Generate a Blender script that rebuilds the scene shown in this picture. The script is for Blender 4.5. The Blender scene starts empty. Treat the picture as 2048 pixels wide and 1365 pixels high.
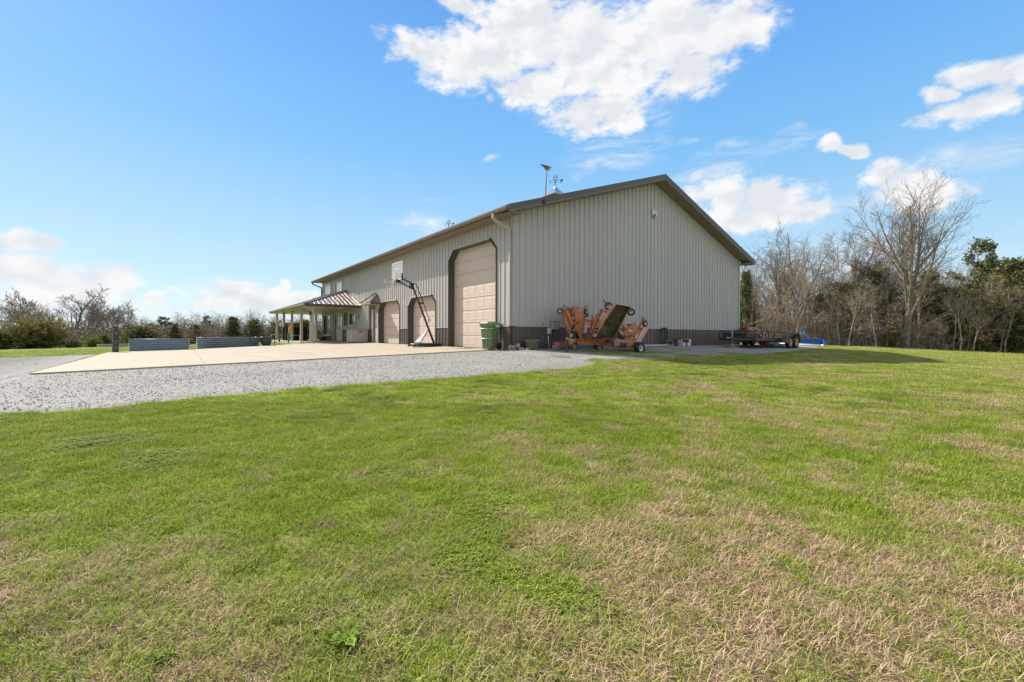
import bpy, math, random
import numpy as np
from mathutils import Vector, Matrix, noise

random.seed(7)
scene = bpy.context.scene
COL = scene.collection
rad = math.radians

# ------------------------------------------------------------------ camera
CAM = (-10.35, -13.48, 0.6)
FPX, CX, HY, ROLL = 873.0, 1024.0, 669.0, 0.0036
RV = (0.7954, -0.6060)
FV = (0.6060, 0.7954)
cd = bpy.data.cameras.new('camera')
cam = bpy.data.objects.new('camera', cd)
COL.objects.link(cam)
cd.sensor_width = 36.0
cd.lens = FPX / 2048 * 36.0
cd.shift_y = -(682.5 - HY) / 2048
cd.clip_start = 0.05
cd.clip_end = 3000
cam.location = CAM
cam.rotation_euler = (Matrix.Rotation(-math.atan2(FV[0], FV[1]), 3, 'Z') @ Matrix.Rotation(rad(90), 3, 'X')
                      @ Matrix.Rotation(ROLL, 3, 'Z')).to_euler()
scene.camera = cam

# ------------------------------------------------------------------ sun, sky, exposure
SUN_EL = rad(41)
SUN_V = Vector((-0.44, 1.0, 0)).normalized() * math.cos(SUN_EL) + Vector((0, 0, math.sin(SUN_EL)))
sd = bpy.data.lights.new('sun', 'SUN')
sun = bpy.data.objects.new('sun', sd)
COL.objects.link(sun)
sd.energy = 3.7
sd.angle = rad(0.6)
sd.color = (1.0, 0.92, 0.80)
sun.rotation_euler = SUN_V.to_track_quat('Z', 'Y').to_euler()
sun.location = (-30, 30, 40)

scene.view_settings.view_transform = 'Standard'
scene.view_settings.look = 'None'
scene.view_settings.gamma = 1
scene.view_settings.use_curve_mapping = False
scene.view_settings.exposure = 1.08
scene.cycles.max_bounces = 6
scene.cycles.diffuse_bounces = 3
scene.cycles.transparent_max_bounces = 12

world = bpy.data.worlds.new('World')
scene.world = world
world.use_nodes = True
wt = world.node_tree
wt.nodes.clear()
world.cycles.sampling_method = 'MANUAL'
world.cycles.sample_map_resolution = 256


class NT:
    """small helper to write node trees"""
    def __init__(s, tree): s.t = tree
    def n(s, typ, **kw):
        nd = s.t.nodes.new(typ)
        for k, v in kw.items(): setattr(nd, k, v)
        return nd
    def put(s, sock, v):
        if isinstance(v, bpy.types.NodeSocket): s.t.links.new(v, sock)
        else: sock.default_value = v
    def m(s, op, a, b=None, c=None, clamp=False):
        nd = s.n('ShaderNodeMath', operation=op, use_clamp=clamp)
        s.put(nd.inputs[0], a)
        if b is not None: s.put(nd.inputs[1], b)
        if c is not None: s.put(nd.inputs[2], c)
        return nd.outputs[0]
    def v(s, op, a, b=None):
        nd = s.n('ShaderNodeVectorMath', operation=op)
        s.put(nd.inputs[0], a)
        if b is not None: s.put(nd.inputs[1], b)
        return nd.outputs['Value'] if op in ('LENGTH', 'DOT_PRODUCT') else nd.outputs['Vector']
    def mix(s, f, a, b, blend='MIX'):
        nd = s.n('ShaderNodeMix', data_type='RGBA', blend_type=blend)
        s.put(nd.inputs[0], f); s.put(nd.inputs[6], a); s.put(nd.inputs[7], b)
        return nd.outputs[2]
    def mr(s, x, a, b, c=0.0, d=1.0, smooth=False):
        nd = s.n('ShaderNodeMapRange')
        if smooth: nd.interpolation_type = 'SMOOTHSTEP'
        s.put(nd.inputs[0], x); s.put(nd.inputs[1], a); s.put(nd.inputs[2], b)
        s.put(nd.inputs[3], c); s.put(nd.inputs[4], d)
        return nd.outputs[0]
    def noise(s, vec, scale, detail=3.0, rough=0.5, dist=0.0):
        nd = s.n('ShaderNodeTexNoise')
        if vec is not None: s.put(nd.inputs['Vector'], vec)
        nd.inputs['Scale'].default_value = scale
        nd.inputs['Detail'].default_value = detail
        nd.inputs['Roughness'].default_value = rough
        nd.inputs['Distortion'].default_value = dist
        return nd.outputs['Fac']


W = NT(wt)
sky = W.n('ShaderNodeTexSky', sky_type='NISHITA')
sky.sun_disc = False
sky.sun_elevation = SUN_EL
sky.sun_rotation = math.atan2(SUN_V.x, SUN_V.y)
sky.air_density = 1.0
sky.dust_density = 0.6
sky.ozone_density = 1.3
SKY_STRENGTH = 0.15
EXPO = 1.08
tc = W.n('ShaderNodeTexCoord')
dvec = tc.outputs['Generated']
dr = W.v('DOT_PRODUCT', dvec, (RV[0], RV[1], 0))
df = W.v('DOT_PRODUCT', dvec, (FV[0], FV[1], 0))
dz = W.v('DOT_PRODUCT', dvec, (0, 0, 1))
az = W.m('ARCTAN2', dr, df)
hor = W.m('SQRT', W.m('ADD', W.m('MULTIPLY', dr, dr), W.m('MULTIPLY', df, df)))
tel = W.m('DIVIDE', dz, W.m('MAXIMUM', hor, 0.05))
cb = W.n('ShaderNodeCombineXYZ')
W.put(cb.inputs[0], az); W.put(cb.inputs[1], tel)
ae = cb.outputs[0]
# elliptical cumulus groups: (centre x, y, radius x, y, weight); survey units of the camera
CLOUDS = [(862, 108, 85, 48, 1), (950, 120, 130, 75, 1), (1060, 60, 160, 90, 1), (925, 15, 60, 32, .8), (1190, 80, 190, 100, 1),
          (1330, 70, 150, 100, 1), (1440, 65, 125, 62, 1), (1510, 62, 60, 48, 1), (1380, 140, 90, 60, .9), (1270, 155, 100, 45, .8),
          (1195, 222, 118, 46, 1.15), (1240, 232, 60, 30, 1), (1070, 175, 110, 50, .9), (1030, 207, 26, 16, .7), (1210, 150, 150, 60, .8), (1100, 115, 140, 60, .8),
          (1945, 152, 95, 34, 1), (2020, 145, 85, 40, 1), (1915, 226, 115, 30, 1), (1855, 203, 45, 24, .9), (2050, 222, 18, 12, .8), (2110, 160, 90, 40, .8),
          (1778, 338, 56, 34, 1), (1822, 360, 90, 42, 1), (1890, 380, 66, 34, 1), (1840, 398, 70, 34, .9),
          (1430, 390, 85, 40, 1), (1530, 398, 100, 38, 1), (1610, 414, 85, 26, .9), (1470, 428, 130, 34, .75), (1560, 425, 140, 26, .8),
          (1650, 292, 42, 20, .9), (1700, 300, 34, 14, .8),
          (15, 490, 90, 24, 1), (95, 500, 60, 18, 1), (20, 545, 100, 30, 1), (120, 562, 140, 36, 1), (225, 570, 70, 36, 1), (140, 592, 170, 30, 1),
          (336, 600, 26, 17, .9), (470, 585, 95, 28, 1), (550, 598, 100, 26, 1), (440, 606, 90, 18, .8), (583, 568, 14, 12, .7), (620, 590, 40, 18, .8),
          (490, 568, 50, 8, .8)]
THIN = [(1240, 290, 130, 34, .55), (1325, 240, 60, 34, .6), (1190, 325, 110, 22, .5), (1420, 345, 200, 20, .45), (1530, 305, 160, 26, .4),
        (1440, 290, 120, 16, .35), (850, 445, 90, 40, .32), (985, 318, 38, 9, .4), (765, 78, 26, 14, .4), (1590, 48, 34, 22, .45), (870, 395, 60, 8, .25),
        (1990, 445, 120, 22, .35), (1900, 330, 160, 60, .22), (1640, 410, 200, 60, .35), (200, 620, 300, 40, .4), (560, 625, 220, 40, .4), (1700, 520, 300, 90, .35),
        (1385, 180, 22, 8, .4), (1220, 180, 260, 110, .25)]
def pt(px, py):
    u = (px - CX) / FPX; vv = (HY + 0.0036 * (px - CX) - py) / FPX
    return math.atan(u), vv / math.sqrt(1 + u * u)
warp = W.n('ShaderNodeTexNoise'); W.put(warp.inputs['Vector'], ae)
warp.inputs['Scale'].default_value = 9.0; warp.inputs['Detail'].default_value = 2.0
woff = W.v('SUBTRACT', warp.outputs['Color'], (0.5, 0.5, 0.5))
def blobs(lst, wob):
    acc = None
    pos = W.v('ADD', ae, W.v('MULTIPLY', woff, (wob, wob * 0.7, 0)))
    for (px, py, rx, ry, w) in lst:
        a0, t0 = pt(px, py)
        a1, _ = pt(px + rx, py); a2, _ = pt(px - rx, py)
        ra = (a1 - a2) / 2 * (.62 + .5 * w); rt = ry / FPX * math.cos(a0) * (.62 + .5 * w)
        nd = W.n('ShaderNodeVectorMath', operation='MULTIPLY_ADD')
        W.put(nd.inputs[0], pos); nd.inputs[1].default_value = (1 / ra, 1 / rt, 0); nd.inputs[2].default_value = (-a0 / ra, -t0 / rt, 0)
        f = W.v('LENGTH', nd.outputs[0])
        acc = f if acc is None else W.m('MINIMUM', acc, f)
    return acc
# outside the frame: broad white cloud veil, added to brighten and neutralise the shade
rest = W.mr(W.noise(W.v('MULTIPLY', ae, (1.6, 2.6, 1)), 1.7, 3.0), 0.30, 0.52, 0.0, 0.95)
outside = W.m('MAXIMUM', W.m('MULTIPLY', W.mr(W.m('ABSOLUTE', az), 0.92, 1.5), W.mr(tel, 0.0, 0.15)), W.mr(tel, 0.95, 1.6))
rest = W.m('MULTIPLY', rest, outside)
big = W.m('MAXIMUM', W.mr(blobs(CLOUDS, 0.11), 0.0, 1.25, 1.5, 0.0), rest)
aes = W.v('MULTIPLY', ae, (1, 1.35, 1))
det = W.noise(aes, 15.0, 7.0, 0.62, 0.25)
dens = W.m('ADD', big, W.m('ADD', W.m('MULTIPLY', W.m('SUBTRACT', det, 0.5), 1.9), W.m('MULTIPLY', W.m('SUBTRACT', W.noise(aes, 42.0, 4.0, 0.65), 0.5), 0.9)))
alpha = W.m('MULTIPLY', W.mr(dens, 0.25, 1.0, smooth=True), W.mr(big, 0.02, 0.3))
thinf = W.mr(blobs(THIN, 0.16), 0.1, 1.2, 0.5, 0.0)
streak = W.noise(W.v('MULTIPLY', ae, (1.0, 3.4, 1)), 7.0, 7.0, 0.66, 0.9)
tal = W.m('MULTIPLY', thinf, W.mr(streak, 0.36, 0.70, smooth=True), clamp=True)
alpha = W.m('MAXIMUM', alpha, W.m('MULTIPLY', tal, 1.5), clamp=True)
# cloud body: white tops, slightly grey-blue hollows
r1 = W.noise(aes, 7.5, 3.0, 0.55); r2 = W.noise(W.v('ADD', aes, (-0.024, 0.036, 0)), 7.5, 3.0, 0.55)
shade = W.m('ADD', W.mr(W.m('SUBTRACT', r1, r2), -0.09, 0.09, 0.05, 0.85), W.mr(dens, 0.45, 1.8, 0.25, -0.28), clamp=True)
KSC = 1 / (SKY_STRENGTH * 2 ** EXPO)
def kc(r, g, b): return (r * KSC, g * KSC, b * KSC, 1)
ccol = W.mix(shade, kc(.76, .80, .855), kc(1.0, .99, .985))
# clear air: the sky texture evened out toward the pale blue of a bright spring day
cr = W.n('ShaderNodeValToRGB')
els = cr.color_ramp.elements
stops = [(0.0, (.66, .81, .90)), (.10, (.54, .765, .91)), (.28, (.375, .655, .915)), (.50, (.21, .525, .92)), (.75, (.15, .43, .90)), (1.0, (.115, .355, .83))]
while len(els) < len(stops): els.new(0.5)
for e_, (p_, c_) in zip(els, stops): e_.position = p_; e_.color = (*c_, 1)
W.put(cr.inputs[0], W.m('DIVIDE', tel, 0.80, clamp=True))
grad = W.n('ShaderNodeVectorMath', operation='SCALE'); W.put(grad.inputs[0], cr.outputs[0]); grad.inputs['Scale'].default_value = KSC
clear = W.mix(0.93, sky.outputs[0], grad.outputs[0])
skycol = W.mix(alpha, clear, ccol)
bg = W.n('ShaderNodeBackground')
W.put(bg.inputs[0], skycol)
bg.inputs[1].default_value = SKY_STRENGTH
wo = W.n('ShaderNodeOutputWorld')
wt.links.new(bg.outputs[0], wo.inputs[0])

# ------------------------------------------------------------------ survey helpers (camera rays to real positions)
def ray(px, py):
    u = (px - CX) / FPX; v = (HY - py) / FPX
    u, v = u - ROLL * v, v + ROLL * u
    return (RV[0] * u + FV[0], RV[1] * u + FV[1], v)
def at(px, py, D):
    r = ray(px, py)
    return Vector((CAM[0] + r[0] * D, CAM[1] + r[1] * D, CAM[2] + r[2] * D))
def onX(px, py, X):
    return at(px, py, (X - CAM[0]) / ray(px, py)[0])
def onY(px, py, Y):
    return at(px, py, (Y - CAM[1]) / ray(px, py)[1])
def sstep(x, a, b):
    t = min(1, max(0, (x - a) / (b - a)))
    return t * t * (3 - 2 * t)
def ground_z(x, y):
    dx = max(0, -x); dy = max(0, -y - 0.6); ex = max(0, x - 18.3); ey = max(0, y - 22)
    z = -0.02 - 0.04 * sstep(-x, -0.2, 1.0) - 0.0235 * min(dx, 60) - 1.3 * (1 - math.exp(-dy * 0.052 / 1.3)) \
        - 0.02 * min(ex, 60) - 0.02 * min(ey, 60)
    far = math.hypot(x - 5, y - 5)
    z -= 0.012 * max(0, min(far, 400) - 75)
    if y < -4.5 or far > 40:
        z += 0.035 * noise.noise(Vector((x * 0.35, y * 0.35, 3.1))) * sstep(-y, 4.5, 6.5)
    return z
def slab_z(x):
    return 0.0 - 0.0235 * max(0, -x)

# ------------------------------------------------------------------ objects
def link(o, parent=None):
    COL.objects.link(o)
    if parent: o.parent = parent
    return o
def tag(o, label=None, cat=None, group=None, kind=None):
    if label: o['label'] = label
    if cat: o['category'] = cat
    if group: o['group'] = group
    if kind: o['kind'] = kind
    return o
def thing(name, label, cat, loc=(0, 0, 0), rz=0, group=None):
    o = bpy.data.objects.new(name, None)
    o.empty_display_size = 0.1
    o.location = loc; o.rotation_euler = (0, 0, rz)
    link(o)
    return tag(o, label, cat, group)

class MB:
    """collects vertices and faces, then links them as one mesh object"""
    def __init__(s): s.v = []; s.f = []; s.sm = []
    def quad(s, a, b, c, d):
        i = len(s.v); s.v += [tuple(a), tuple(b), tuple(c), tuple(d)]; s.f.append((i, i + 1, i + 2, i + 3)); return s
    def poly(s, pts):
        i = len(s.v); s.v += [tuple(p) for p in pts]; s.f.append(tuple(range(i, i + len(pts)))); return s
    def box(s, x0, x1, y0, y1, z0, z1, M=None):
        P = [(x0, y0, z0), (x1, y0, z0), (x1, y1, z0), (x0, y1, z0), (x0, y0, z1), (x1, y0, z1), (x1, y1, z1), (x0, y1, z1)]
        if M is not None: P = [tuple(M @ Vector(p)) for p in P]
        i = len(s.v); s.v += P
        for f in ((0, 3, 2, 1), (4, 5, 6, 7), (0, 1, 5, 4), (1, 2, 6, 5), (2, 3, 7, 6), (3, 0, 4, 7)):
            s.f.append(tuple(i + k for k in f))
        return s
    def rbox(s, x0, x1, y0, y1, z0, z1, b=0.02, M=None):
        """box with chamfered upright and top edges"""
        ring = lambda x0, x1, y0, y1, b: [(x0 + b, y0), (x1 - b, y0), (x1, y0 + b), (x1, y1 - b), (x1 - b, y1), (x0 + b, y1), (x0, y1 - b), (x0, y0 + b)]
        L = [(z0, ring(x0 + b * .6, x1 - b * .6, y0 + b * .6, y1 - b * .6, b)), (z0 + b * .6, ring(x0, x1, y0, y1, b)),
             (z1 - b * .6, ring(x0, x1, y0, y1, b)), (z1, ring(x0 + b * .6, x1 - b * .6, y0 + b * .6, y1 - b * .6, b))]
        i = len(s.v)
        for z, r in L:
            for p in r:
                q = Vector((p[0], p[1], z)); s.v.append(tuple(M @ q if M is not None else q))
        for k in range(3):
            for j in range(8):
                a = i + k * 8 + j; c = i + k * 8 + (j + 1) % 8
                s.f.append((a, c, c + 8, a + 8))
        s.f.append(tuple(i + j for j in range(7, -1, -1))); s.f.append(tuple(i + 24 + j for j in range(8)))
        return s
    def bar(s, a, b, w, h=None, up=(0, 0, 1)):
        """rectangular bar from a to b, w across, h along up"""
        h = h or w
        a = Vector(a); b = Vector(b); d = (b - a)
        if d.length < 1e-6: return s
        d.normalize(); up = Vector(up)
        sd_ = d.cross(up)
        if sd_.length < 1e-3: sd_ = d.cross(Vector((1, 0, 0)))
        sd_.normalize(); u = sd_.cross(d).normalized()
        i = len(s.v)
        for p in (a, b):
            for (m, n) in ((-1, -1), (1, -1), (1, 1), (-1, 1)):
                s.v.append(tuple(p + sd_ * (m * w / 2) + u * (n * h / 2)))
        for f in ((3, 2, 1, 0), (4, 5, 6, 7), (0, 1, 5, 4), (1, 2, 6, 5), (2, 3, 7, 6), (3, 0, 4, 7)):
            s.f.append(tuple(i + k for k in f))
        return s
    def tube(s, pts, r, n=8, cap=True, smooth=True):
        pts = [Vector(p) for p in pts]
        rs = r if isinstance(r, (list, tuple)) else [r] * len(pts)
        i0 = len(s.v); prev = None
        for k, p in enumerate(pts):
            d = (pts[min(k + 1, len(pts) - 1)] - pts[max(k - 1, 0)])
            if d.length < 1e-9: d = Vector((0, 0, 1))
            d.normalize()
            if prev is None:
                a = Vector((0, 0, 1)) if abs(d.z) < 0.9 else Vector((1, 0, 0))
                x = d.cross(a).normalized()
            else:
                x = (prev - d * prev.dot(d))
                x = x.normalized() if x.length > 1e-6 else d.cross(Vector((0, 0, 1))).normalized()
            prev = x; y = d.cross(x)
            for j in range(n):
                t = 2 * math.pi * j / n
                s.v.append(tuple(p + (x * math.cos(t) + y * math.sin(t)) * rs[k]))
        for k in range(len(pts) - 1):
            for j in range(n):
                a = i0 + k * n + j; b = i0 + k * n + (j + 1) % n
                s.f.append((a, b, b + n, a + n))
                if smooth: s.sm.append(len(s.f) - 1)
        if cap and n > 2:
            s.f.append(tuple(i0 + j for j in range(n - 1, -1, -1)))
            e = i0 + (len(pts) - 1) * n
            s.f.append(tuple(e + j for j in range(n)))
        return s
    def lathe(s, prof, n=24, M=None, smooth=True):
        """prof: list of (r, z) about the z axis"""
        i0 = len(s.v)
        for (r, z) in prof:
            for j in range(n):
                t = 2 * math.pi * j / n
                q = Vector((r * math.cos(t), r * math.sin(t), z)); s.v.append(tuple(M @ q if M is not None else q))
        for k in range(len(prof) - 1):
            for j in range(n):
                a = i0 + k * n + j; b = i0 + k * n + (j + 1) % n
                s.f.append((a, b, b + n, a + n))
                if smooth: s.sm.append(len(s.f) - 1)
        return s
    def prism(s, pts, off):
        """polygon extruded by the vector off"""
        pts = [Vector(p) for p in pts]; off = Vector(off); n = len(pts)
        i = len(s.v); s.v += [tuple(p) for p in pts] + [tuple(p + off) for p in pts]
        s.f.append(tuple(range(i + n - 1, i - 1, -1))); s.f.append(tuple(range(i + n, i + 2 * n)))
        for k in range(n):
            a = i + k; b = i + (k + 1) % n
            s.f.append((a, b, b + n, a + n))
        return s
    def mesh(s, name, mat=None):
        me = bpy.data.meshes.new(name)
        me.from_pydata(s.v, [], s.f)
        if s.sm:
            fl = [False] * len(s.f)
            for k in s.sm: fl[k] = True
            me.polygons.foreach_set('use_smooth', fl)
        if mat: me.materials.append(mat)
        me.update()
        return me
    def build(s, name, mat, parent=None, fix=True):
        me = s.mesh(name, mat)
        if fix: fix_normals(me)
        return link(bpy.data.objects.new(name, me), parent)

import bmesh
def fix_normals(me):
    b = bmesh.new(); b.from_mesh(me)
    bmesh.ops.recalc_face_normals(b, faces=b.faces); b.to_mesh(me); b.free()
def copy_tree(o, parent=None):
    c = o.copy(); COL.objects.link(c)
    if parent: c.parent = parent
    for ch in list(o.children): copy_tree(ch, c)
    return c

# ------------------------------------------------------------------ materials
MATS = {}
def mat(name, col, rough=0.6, metal=0.0, var=0.08, scale=6.0, bump=0.0, bscale=40.0, spec=0.5, dirt=None, dirt_amt=0.0, dirt_scale=2.0, obj_var=0.0, coat=0.0, stretch=None):
    if name in MATS: return MATS[name]
    m = bpy.data.materials.new(name); m.use_nodes = True
    t = NT(m.node_tree); bs = m.node_tree.nodes['Principled BSDF']
    geo = t.n('ShaderNodeNewGeometry')
    pos = geo.outputs['Position']
    if stretch: pos = t.v('MULTIPLY', pos, stretch)
    nz = t.noise(pos, scale, 5.0, 0.6)
    f = t.mr(nz, 0.3, 0.7, 1 - var, 1 + var)
    c = t.n('ShaderNodeMix', data_type='RGBA', blend_type='MULTIPLY'); c.inputs[0].default_value = 1
    c.inputs[6].default_value = (*col, 1)
    cc = t.n('ShaderNodeCombineColor')
    if obj_var:
        oi = t.n('ShaderNodeObjectInfo')
        f = t.m('MULTIPLY', f, t.mr(oi.outputs['Random'], 0, 1, 1 - obj_var, 1 + obj_var))
    for k in range(3): t.put(cc.inputs[k], f)
    t.put(c.inputs[7], cc.outputs[0])
    out = c.outputs[2]
    if dirt:
        dn = t.noise(geo.outputs['Position'], dirt_scale, 7.0, 0.65)
        out = t.mix(t.mr(dn, 0.62 - dirt_amt * 0.3, 0.72, 0.0, min(1, dirt_amt * 1.6)), out, (*dirt, 1))
    t.put(bs.inputs['Base Color'], out)
    rn = t.noise(geo.outputs['Position'], scale * 2.3, 3.0)
    t.put(bs.inputs['Roughness'], t.mr(rn, 0.3, 0.7, max(0.02, rough - 0.07), min(1, rough + 0.07)))
    bs.inputs['Metallic'].default_value = metal
    bs.inputs['Specular IOR Level'].default_value = spec
    if coat: bs.inputs['Coat Weight'].default_value = coat
    if bump:
        bn = t.n('ShaderNodeBump'); bn.inputs['Strength'].default_value = bump; bn.inputs['Distance'].default_value = 0.01
        t.put(bn.inputs['Height'], t.noise(geo.outputs['Position'], bscale, 6.0, 0.6)); t.put(bs.inputs['Normal'], bn.outputs[0])
    MATS[name] = m
    return m
def glass_mat(name, col=(0.55, 0.6, 0.62), rough=0.03, metal=0.85):
    m = bpy.data.materials.new(name); m.use_nodes = True
    bs = m.node_tree.nodes['Principled BSDF']
    bs.inputs['Base Color'].default_value = (*col, 1); bs.inputs['Roughness'].default_value = rough
    bs.inputs['Metallic'].default_value = metal
    return m
# ================================================================== GROUND
def dryness(x, y):
    """0 lush green .. 1 dead straw, for the lawn"""
    d = Vector((x - CAM[0], y - CAM[1]))
    lat = d.x * RV[0] + d.y * RV[1]; dep = d.x * FV[0] + d.y * FV[1]
    n1 = noise.fractal(Vector((x * 0.55, y * 0.55, 1.7)), 0.9, 2.0, 3)
    n2 = noise.fractal(Vector((x * 1.9, y * 1.9, 5.3)), 0.9, 2.0, 3)
    n3 = noise.noise(Vector((x * 4.3, y * 4.3, 8.1)))
    v = 0.26 + 0.22 * n1 + 0.56 * n2 + 0.62 * n3
    v += 0.40 * (1 - sstep(dep, 1.9, 3.7)) * (0.85 + 0.15 * sstep(lat, -3, 0.5))
    v += 0.12 * sstep(lat / max(dep, .5), -0.15, 0.6)
    v -= 0.30 * sstep(-lat / max(dep, .5), -0.1, 0.55) * sstep(dep, 2.4, 3.6)
    if x < -13 or y > 10: v -= 0.25
    if dep > 46 and lat > dep * .4: return 1.0
    if dep > 58 and lat < 0: return .9
    return max(0, min(1, v))
def edge_y(x):
    """southern edge of the gravel"""
    pts = [(-60, -3.6), (-30, -4.1), (-15, -4.3), (-12.3, -4.27), (-11.9, -4.6), (-11.2, -4.72), (-10.4, -4.5), (-8.4, -4.5), (-7.6, -4.55), (-4.7, -4.85), (-1.8, -5.1), (-0.3, -4.7),
           (1.4, -5.0), (3.7, -4.6), (8.2, -4.75), (11.7, -4.7), (16, -4.2), (21, -3.5), (25, -2.2), (28, -1.6)]
    for (a, b), (c, d) in zip(pts, pts[1:]):
        if a <= x <= c: return b + (d - b) * (x - a) / (c - a)
    return pts[0][1] if x < pts[0][0] else pts[-1][1]
def top_y(x):
    if x < -13.2: return 12.6 + 0.35 * noise.noise(Vector((x * .5, 0, 9))) - 0.1 * (x + 13.2) * 0
    if x < -0.1: return 1.2
    if x < 18.35: return 0.1
    return 1.6 - 0.42 * (x - 18.35) + 1.8 * sstep(x, 18.3, 19)

def graded(a, b, c, d, fine, coarse):
    """grid lines from a to d, fine inside b..c, growing outward"""
    g = list(np.arange(b, c + 1e-6, fine))
    s, v = fine, b
    while v > a: s = min(s * 1.22, coarse); v -= s; g.insert(0, v)
    s, v = fine, g[-1]
    while v < d: s = min(s * 1.22, coarse); v += s; g.append(v)
    return g
xs = graded(-420, -18, 24, 480, 0.42, 24)
ys = graded(-120, -15.5, 16, 480, 0.42, 24)
gv = [(x, y, ground_z(x, y) - 0.004) for y in ys for x in xs]
nx = len(xs)
gf = [(j * nx + i, j * nx + i + 1, (j + 1) * nx + i + 1, (j + 1) * nx + i) for j in range(len(ys) - 1) for i in range(nx - 1)]
gm = bpy.data.meshes.new('ground'); gm.from_pydata(gv, [], gf)
ca = gm.attributes.new('dry', 'FLOAT', 'POINT')
ca.data.foreach_set('value', [dryness(p[0], p[1]) for p in gv])
gm.polygons.foreach_set('use_smooth', [True] * len(gf))

m = bpy.data.materials.new('lawn_soil'); m.use_nodes = True
t = NT(m.node_tree); bs = m.node_tree.nodes['Principled BSDF']
geo = t.n('ShaderNodeNewGeometry'); P = geo.outputs['Position']
at_ = t.n('ShaderNodeAttribute'); at_.attribute_name = 'dry'
n1 = t.noise(P, 2.6, 8.0, 0.68); n2 = t.noise(P, 26.0, 5.0, 0.7); n3 = t.noise(P, 0.5, 4.0, 0.6)
green = t.mix(t.mr(n2, 0.35, 0.65), (0.12, 0.185, 0.012, 1), (0.31, 0.40, 0.035, 1))
straw = t.mix(t.mr(n2, 0.3, 0.7), (0.20, 0.14, 0.08, 1), (0.44, 0.35, 0.21, 1))
dryf = t.m('ADD', at_.outputs['Fac'], t.m('MULTIPLY', t.m('SUBTRACT', n1, 0.5), 1.3))
dryf = t.m('ADD', dryf, t.m('MULTIPLY', t.m('SUBTRACT', n3, 0.5), 0.6))
c = t.mix(t.mr(dryf, 0.25, 0.75), green, straw)
t.put(bs.inputs['Base Color'], c)
bs.inputs['Roughness'].default_value = 0.9; bs.inputs['Specular IOR Level'].default_value = 0.15
bn = t.n('ShaderNodeBump'); bn.inputs['Strength'].default_value = 0.9; bn.inputs['Distance'].default_value = 0.05
t.put(bn.inputs['Height'], t.noise(P, 22.0, 8.0, 0.75)); t.put(bs.inputs['Normal'], bn.outputs[0])
gm.materials.append(m)
tag(link(bpy.data.objects.new('ground', gm)), kind='structure')

# gravel sheet ------------------------------------------------------
gx = [-60.0]
while gx[-1] < 27.5:
    x = gx[-1]; gx.append(x + (0.14 if x > -16 else 0.5))
gx += [-13.2001]; gx += [-0.1001, 18.3501]; gx.sort()
rows = 26
gvv, gff = [], []
for x in gx:
    yb = edge_y(x) + 0.16 * noise.noise(Vector((x * 1.7, 2, 0))) + 0.12 * noise.noise(Vector((x * 6, 5, 0)))
    yt = max(top_y(x), yb + 0.05)
    for r in range(rows):
        y = yb + (yt - yb) * (r / (rows - 1)) ** 1.0
        z = ground_z(x, y) + 0.022 + 0.014 * noise.noise(Vector((x * 1.2, y * 1.2, 0)))
        if r == 0: z = ground_z(x, y) - 0.02
        gvv.append((x, y, z))
for i in range(len(gx) - 1):
    for r in range(rows - 1):
        a = i * rows + r
        gff.append((a, a + rows, a + rows + 1, a + 1))
me = bpy.data.meshes.new('gravel_driveway'); me.from_pydata(gvv, [], gff)
me.polygons.foreach_set('use_smooth', [True] * len(gff))
m = bpy.data.materials.new('crushed_limestone'); m.use_nodes = True
t = NT(m.node_tree); bs = m.node_tree.nodes['Principled BSDF']
geo = t.n('ShaderNodeNewGeometry'); P = geo.outputs['Position']
def vor(t, P, scale, feat='F1'):
    v = t.n('ShaderNodeTexVoronoi', feature=feat); t.put(v.inputs['Vector'], P); v.inputs['Scale'].default_value = scale
    return v
v1 = vor(t, P, 42.0); v2 = vor(t, P, 90.0)
sep = t.n('ShaderNodeSeparateColor'); t.put(sep.inputs[0], v1.outputs['Color'])
sep2 = t.n('ShaderNodeSeparateColor'); t.put(sep2.inputs[0], v2.outputs['Color'])
base = t.mix(sep.outputs[0], (0.17, 0.162, 0.155, 1), (0.36, 0.345, 0.325, 1))
base = t.mix(t.mr(sep.outputs[1], 0.8, 1.0), base, (0.36, 0.30, 0.22, 1))
base = t.mix(t.mr(sep2.outputs[0], 0.0, 1.0, 0.0, 0.5), base, (0.34, 0.33, 0.315, 1))
gap = t.mr(v1.outputs['Distance'], 0.5, 0.85, 0.0, 0.6)
base = t.mix(gap, base, (0.09, 0.083, 0.075, 1))
n4 = t.noise(P, 0.45, 6.0, 0.62)
sx = t.n('ShaderNodeSeparateXYZ'); t.put(sx.inputs[0], P)
# the drive west of the slab is old dark millings; the strip near the barn is cleaner stone
west = t.m('MULTIPLY', t.mr(sx.outputs[0], -13.0, -15.0), t.mr(sx.outputs[1], -0.6, 1.6))
darkf = t.m('MULTIPLY', west, t.mr(n4, 0.35, 0.6, 0.55, 1.0))
base = t.mix(t.m('MULTIPLY', darkf, 0.8), base, (0.062, 0.061, 0.062, 1))
n5 = t.noise(P, 1.4, 6.0, 0.7)
base = t.mix(t.mr(n5, 0.58, 0.72, 0.0, 0.35), base, (0.27, 0.22, 0.15, 1))
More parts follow.
